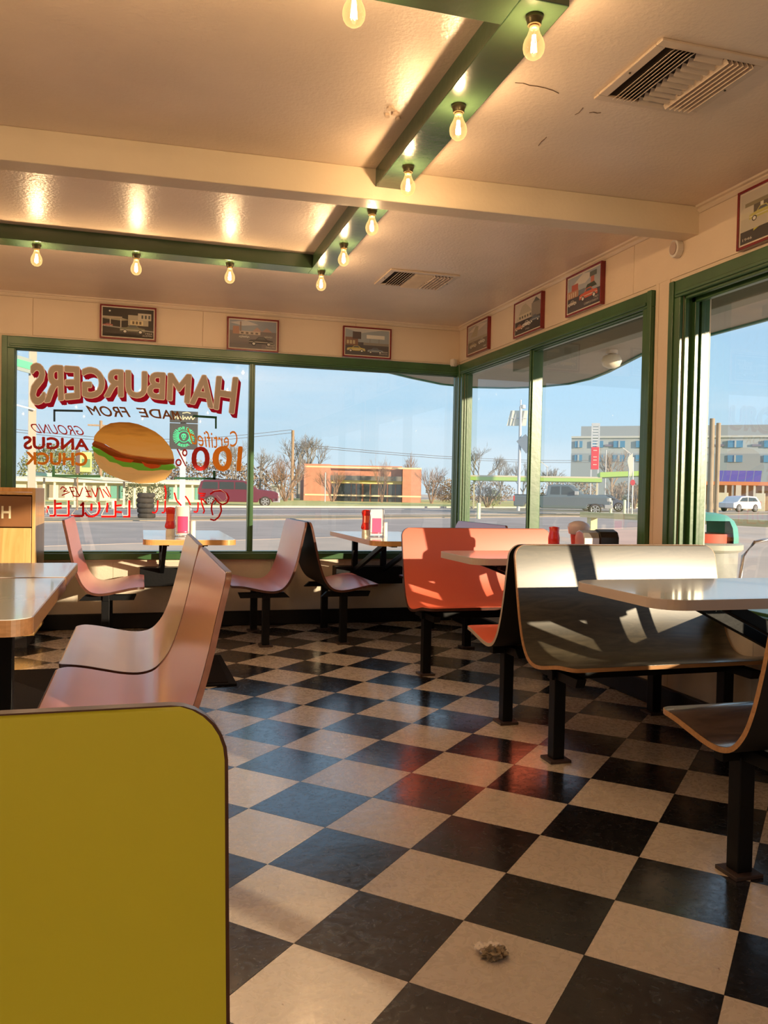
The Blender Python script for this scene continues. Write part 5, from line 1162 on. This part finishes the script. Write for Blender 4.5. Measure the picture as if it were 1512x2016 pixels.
# yield/stop post
r, h = pole(1245, 62, 900, .10, M_white, 'thin white sign post with pale pointed signs beyond the right window', 'sign', 'sign_post'); MB().prism([(-.35, h), (-.05, h+.3), (.0, h-.9), (-.15, h-1.5), (-.4, h-.3)], -.05, -.02, lambda a, z, c: (a, c, z)).build('sign_plate', mat('plate_cream', (.80, .76, .62), .5), r); MB().prism([(.18*math.cos(t*PI/4+.39), zat(1245, 950, 62)-ZO+.22*math.sin(t*PI/4+.39)) for t in range(8)], -.09, -.06, lambda a, z, c: (a, c, z)).build('red_sign', mat('stop_red', (.65, .06, .06), .5), r)
for px, D, top, lab in ((1237, 66, 881, 'street lamp with angled head beside the sign post'), (1076, 84, 908, 'street lamp with angled head behind the pickup cab')):
    r, h = pole(px, D, top+12, .10, M_gpole, lab, 'lamp', 'street_lamp'); MB().bar((-.5*D/66, 0, h+.45*D/66), (.1, 0, h-.02), .2, .06).build('lamp_head', M_white, r)
pole(640-0, 90, 930, .12, M_gpole, 'thin pole before the left wing of the orange building')
pole(1191, 88, 886, .12, M_gpole, 'thin pole right of the red tower sign')
for px, D, top, lab in ((264, 52, 978-20, 'pale green bollard left of the tyres'), (1203, 58, 985, 'white bollard right of the pickup bumper'), (1230, 58, 984, 'white bollard nearest the sign post'), (943, 42, 990, 'short pale green marker post by the corner window'), (222, 50, 985, 'pale post behind the painted lettering')):
    p = gnd(px, D); o = MB().lathe([(0, 0), (.10, 0), (.10, zat(px, top, D)-ZO-.05), (.06, zat(px, top, D)-ZO), (0, zat(px, top, D)-ZO)], 12).build('bollard', mat('bollard_pale', (.72, .76, .52), .6), smooth='auto'); o.location = p; tag(o, lab, 'bollard', 'bollards across the lot')
# wires
b = MB()
for k, (y0, y1) in enumerate(((829, 846), (834, 852))):
    pA_, pB_ = dist(-40, y0+8, 85), dist(574, y1, 97); pts = [pA_.lerp(pB_, t/12)-Vector((0, 0, 1.2*math.sin(PI*t/12))) for t in range(13)]; b.tube(pts, .025, 4)
tag(b.build('overhead_wires', mat('wire_dark', (.12, .12, .13), .7)), 'pair of overhead wires crossing the sky at left', 'wires')
b = MB()
for y0 in (903, 907):
    pA_, pB_ = dist(574, y0-30, 97), dist(1300, y0, 140); pts = [pA_.lerp(pB_, t/12)-Vector((0, 0, 1.0*math.sin(PI*t/12))) for t in range(13)]; b.tube(pts, .03, 4)
tag(b.build('overhead_wires', MATS['wire_dark']), 'pair of overhead wires running right behind the orange building', 'wires')
# tyres
p = gnd(288, 35.0); M_tyre = mat('tyre_rubber', (.055, .048, .042), .85, noise=.3, bump=.3, bscale=20)
tyre = MB().lathe([(.19, .02), (.30, 0), (.345, .03), (.355, .10), (.345, .17), (.30, .20), (.19, .18)], 28).mesh('tyre', M_tyre, True)
for k in range(5):
    o = bpy.data.objects.new('tyre', tyre); COL.objects.link(o); o.location = (p.x+random.uniform(-.03, .03), p.y, ZO+.205*k); o.rotation_euler = (0, 0, k)
    tag(o, ['lowest tyre of the stack beside the road', 'second tyre from the bottom of the roadside stack', 'middle tyre of the roadside stack', 'second tyre from the top of the roadside stack', 'topmost tyre of the roadside stack'][k], 'tyre', 'stacked tyres beside the road')
# ---------------- vehicles (side profile, length along local +X = front)
def vehicle(name, px, D, L, Hh, prof, glassp, wheels, body, label, cat, rz=0, W=1.9, extras=()):
    p = gnd(px, D); r = empty(name, p, face_rot(px)+rz, label, cat)
    b_ = MB(); b_.prism([(x*L, z*Hh) for x, z in prof], -W/2, W/2, lambda a, z, c: (a, c, z)); b_.build('body', body, r, bevel=.06)
    for g_ in glassp:
        b_ = MB(); b_.prism([(x*L, z*Hh) for x, z in g_], -W/2-.012, W/2+.012, lambda a, z, c: (a, c, z)); b_.build('window', mat('car_glass', (.035, .05, .06), .1, .8), r, bevel=.01)
    for wx in wheels:
        for sy in (-1, 1):
            b_ = MB(); R_ = .39; n_ = 20
            b_.prism([(wx*L+R_*math.cos(2*PI*t/n_), R_+R_*math.sin(2*PI*t/n_)) for t in range(n_)], sy*(W/2-.20), sy*(W/2+.03), lambda a, z, c: (a, c, z)); w_ = b_.build('wheel', M_tyre, r, bevel=.02)
            b_ = MB()
            for t in range(6):
                a = t*PI/3; b_.bar((wx*L, sy*(W/2+.045), R_), (wx*L+.25*math.cos(a), sy*(W/2+.045), R_+.25*math.sin(a)), .07, .03, up=(0, 1, 0))
            b_.tube([(wx*L+.26*math.cos(2*PI*t/16), sy*(W/2+.04), R_+.26*math.sin(2*PI*t/16)) for t in range(17)], .025, 5); b_.build('rim', mat('alloy', (.55, .54, .54), .3, metal=.7), w_)
    for nm, bx_, m_ in extras:
        b_ = MB(); b_.box(bx_[0]*L, bx_[1]*L, bx_[2]*W, bx_[3]*W, bx_[4]*Hh, bx_[5]*Hh); b_.build(nm, m_, r, bevel=.015)
    return r
M_chr = mat('bumper_silver', (.60, .58, .55), .3, metal=.6); M_hl = mat('headlight', (.85, .84, .80), .15); M_tl = mat('tail_light', (.55, .03, .03), .3); M_blk = mat('car_black_trim', (.02, .02, .02), .6)
M_mar = mat('maroon_car_paint', (.13, .022, .045), .25, coat=.7); M_grp = mat('grey_pickup_paint', (.10, .14, .17), .25, coat=.7); M_wht = mat('white_car_paint', (.78, .76, .76), .25, coat=.6)
vehicle('suv', 470, 62, 5.75, 1.95, [(-.5, .22), (-.5, .62), (-.47, .92), (-.42, .97), (.02, .985), (.10, .95), (.24, .66), (.44, .60), (.5, .52), (.5, .20), (.42, .18), (.40, .30), (.26, .30), (.24, .17), (-.26, .17), (-.28, .30), (-.41, .30), (-.43, .2)],
        [[(-.46, .64), (-.44, .90), (-.26, .90), (-.26, .64)], [(-.24, .64), (-.24, .91), (-.06, .91), (-.06, .64)], [(-.045, .64), (-.045, .91), (.06, .91), (.17, .64)]], (-.345, .33), M_mar, 'maroon sport utility vehicle with a roof rack on the road', 'car', W=2.0,
        extras=(('roof_rack', (-.44, -.02, -.40, -.36, .985, 1.02), M_blk), ('roof_rack', (-.44, -.02, .36, .40, .985, 1.02), M_blk), ('headlight', (.47, .505, -.49, -.30, .42, .54), M_hl), ('bumper', (.43, .515, -.50, .50, .18, .34), M_chr), ('wing_mirror', (.12, .15, -.60, -.49, .62, .72), M_chr), ('tail_light', (-.505, -.49, -.49, -.42, .45, .66), M_tl)))
vehicle('pickup_truck', 1106, 56, 6.15, 2.0, [(-.5, .26), (-.5, .62), (-.16, .63), (-.15, .92), (-.10, .99), (.06, .99), (.12, .96), (.22, .69), (.44, .66), (.5, .58), (.5, .26), (.44, .22), (.42, .36), (.27, .36), (.25, .21), (-.22, .21), (-.24, .36), (-.38, .36), (-.40, .24)],
        [[(-.12, .66), (-.11, .92), (-.02, .93), (-.02, .66)], [(-.005, .66), (-.005, .93), (.07, .93), (.17, .66)]], (-.31, .345), M_grp, 'slate grey pickup truck facing right beyond the corner window', 'truck', W=2.05,
        extras=(('grille', (.485, .51, -.40, .40, .38, .56), M_blk), ('headlight', (.46, .505, -.50, -.38, .46, .58), M_hl), ('bumper', (.44, .52, -.51, .51, .24, .36), M_chr), ('wing_mirror', (.13, .17, -.62, -.49, .66, .78), M_chr), ('tail_light', (-.505, -.49, -.505, -.45, .42, .60), M_tl), ('bed_rail', (-.5, -.16, -.505, -.47, .62, .65), M_blk)))
vehicle('parked_car', 1457, 92, 4.4, 1.62, [(-.5, .25), (-.5, .55), (-.36, .62), (-.22, .94), (.02, 1.0), (.32, .96), (.44, .70), (.5, .58), (.5, .22), (.38, .18), (.36, .34), (.22, .34), (.2, .18), (-.22, .18), (-.24, .34), (-.38, .34), (-.4, .2)],
        [[(-.30, .64), (-.20, .88), (.0, .91), (.0, .64)], [(.02, .64), (.02, .91), (.28, .88), (.38, .66)]], (-.31, .29), M_wht, 'small white car parked at the car wash', 'car', rz=.95, W=1.8,
        extras=(('tail_light', (.485, .51, -.49, -.36, .5, .66), M_tl), ('tail_light', (.485, .51, .36, .49, .5, .66), M_tl), ('bumper', (.46, .52, -.48, .48, .2, .36), M_wht)))
vehicle('parked_sedan', 1187, 74, 4.5, 1.45, [(-.5, .25), (-.5, .6), (-.3, .68), (-.15, .96), (.12, .98), (.3, .68), (.5, .58), (.5, .22), (.38, .2), (.36, .36), (.22, .36), (.2, .2), (-.22, .2), (-.24, .36), (-.38, .36), (-.4, .22)],
        [[(-.24, .68), (-.13, .9), (.0, .92), (.0, .68)], [(.02, .68), (.02, .92), (.11, .9), (.24, .68)]], (-.31, .29), mat('dark_blue_paint', (.10, .13, .20), .3, coat=.5), 'dark sedan half hidden behind the pickup hood', 'car', W=1.8)
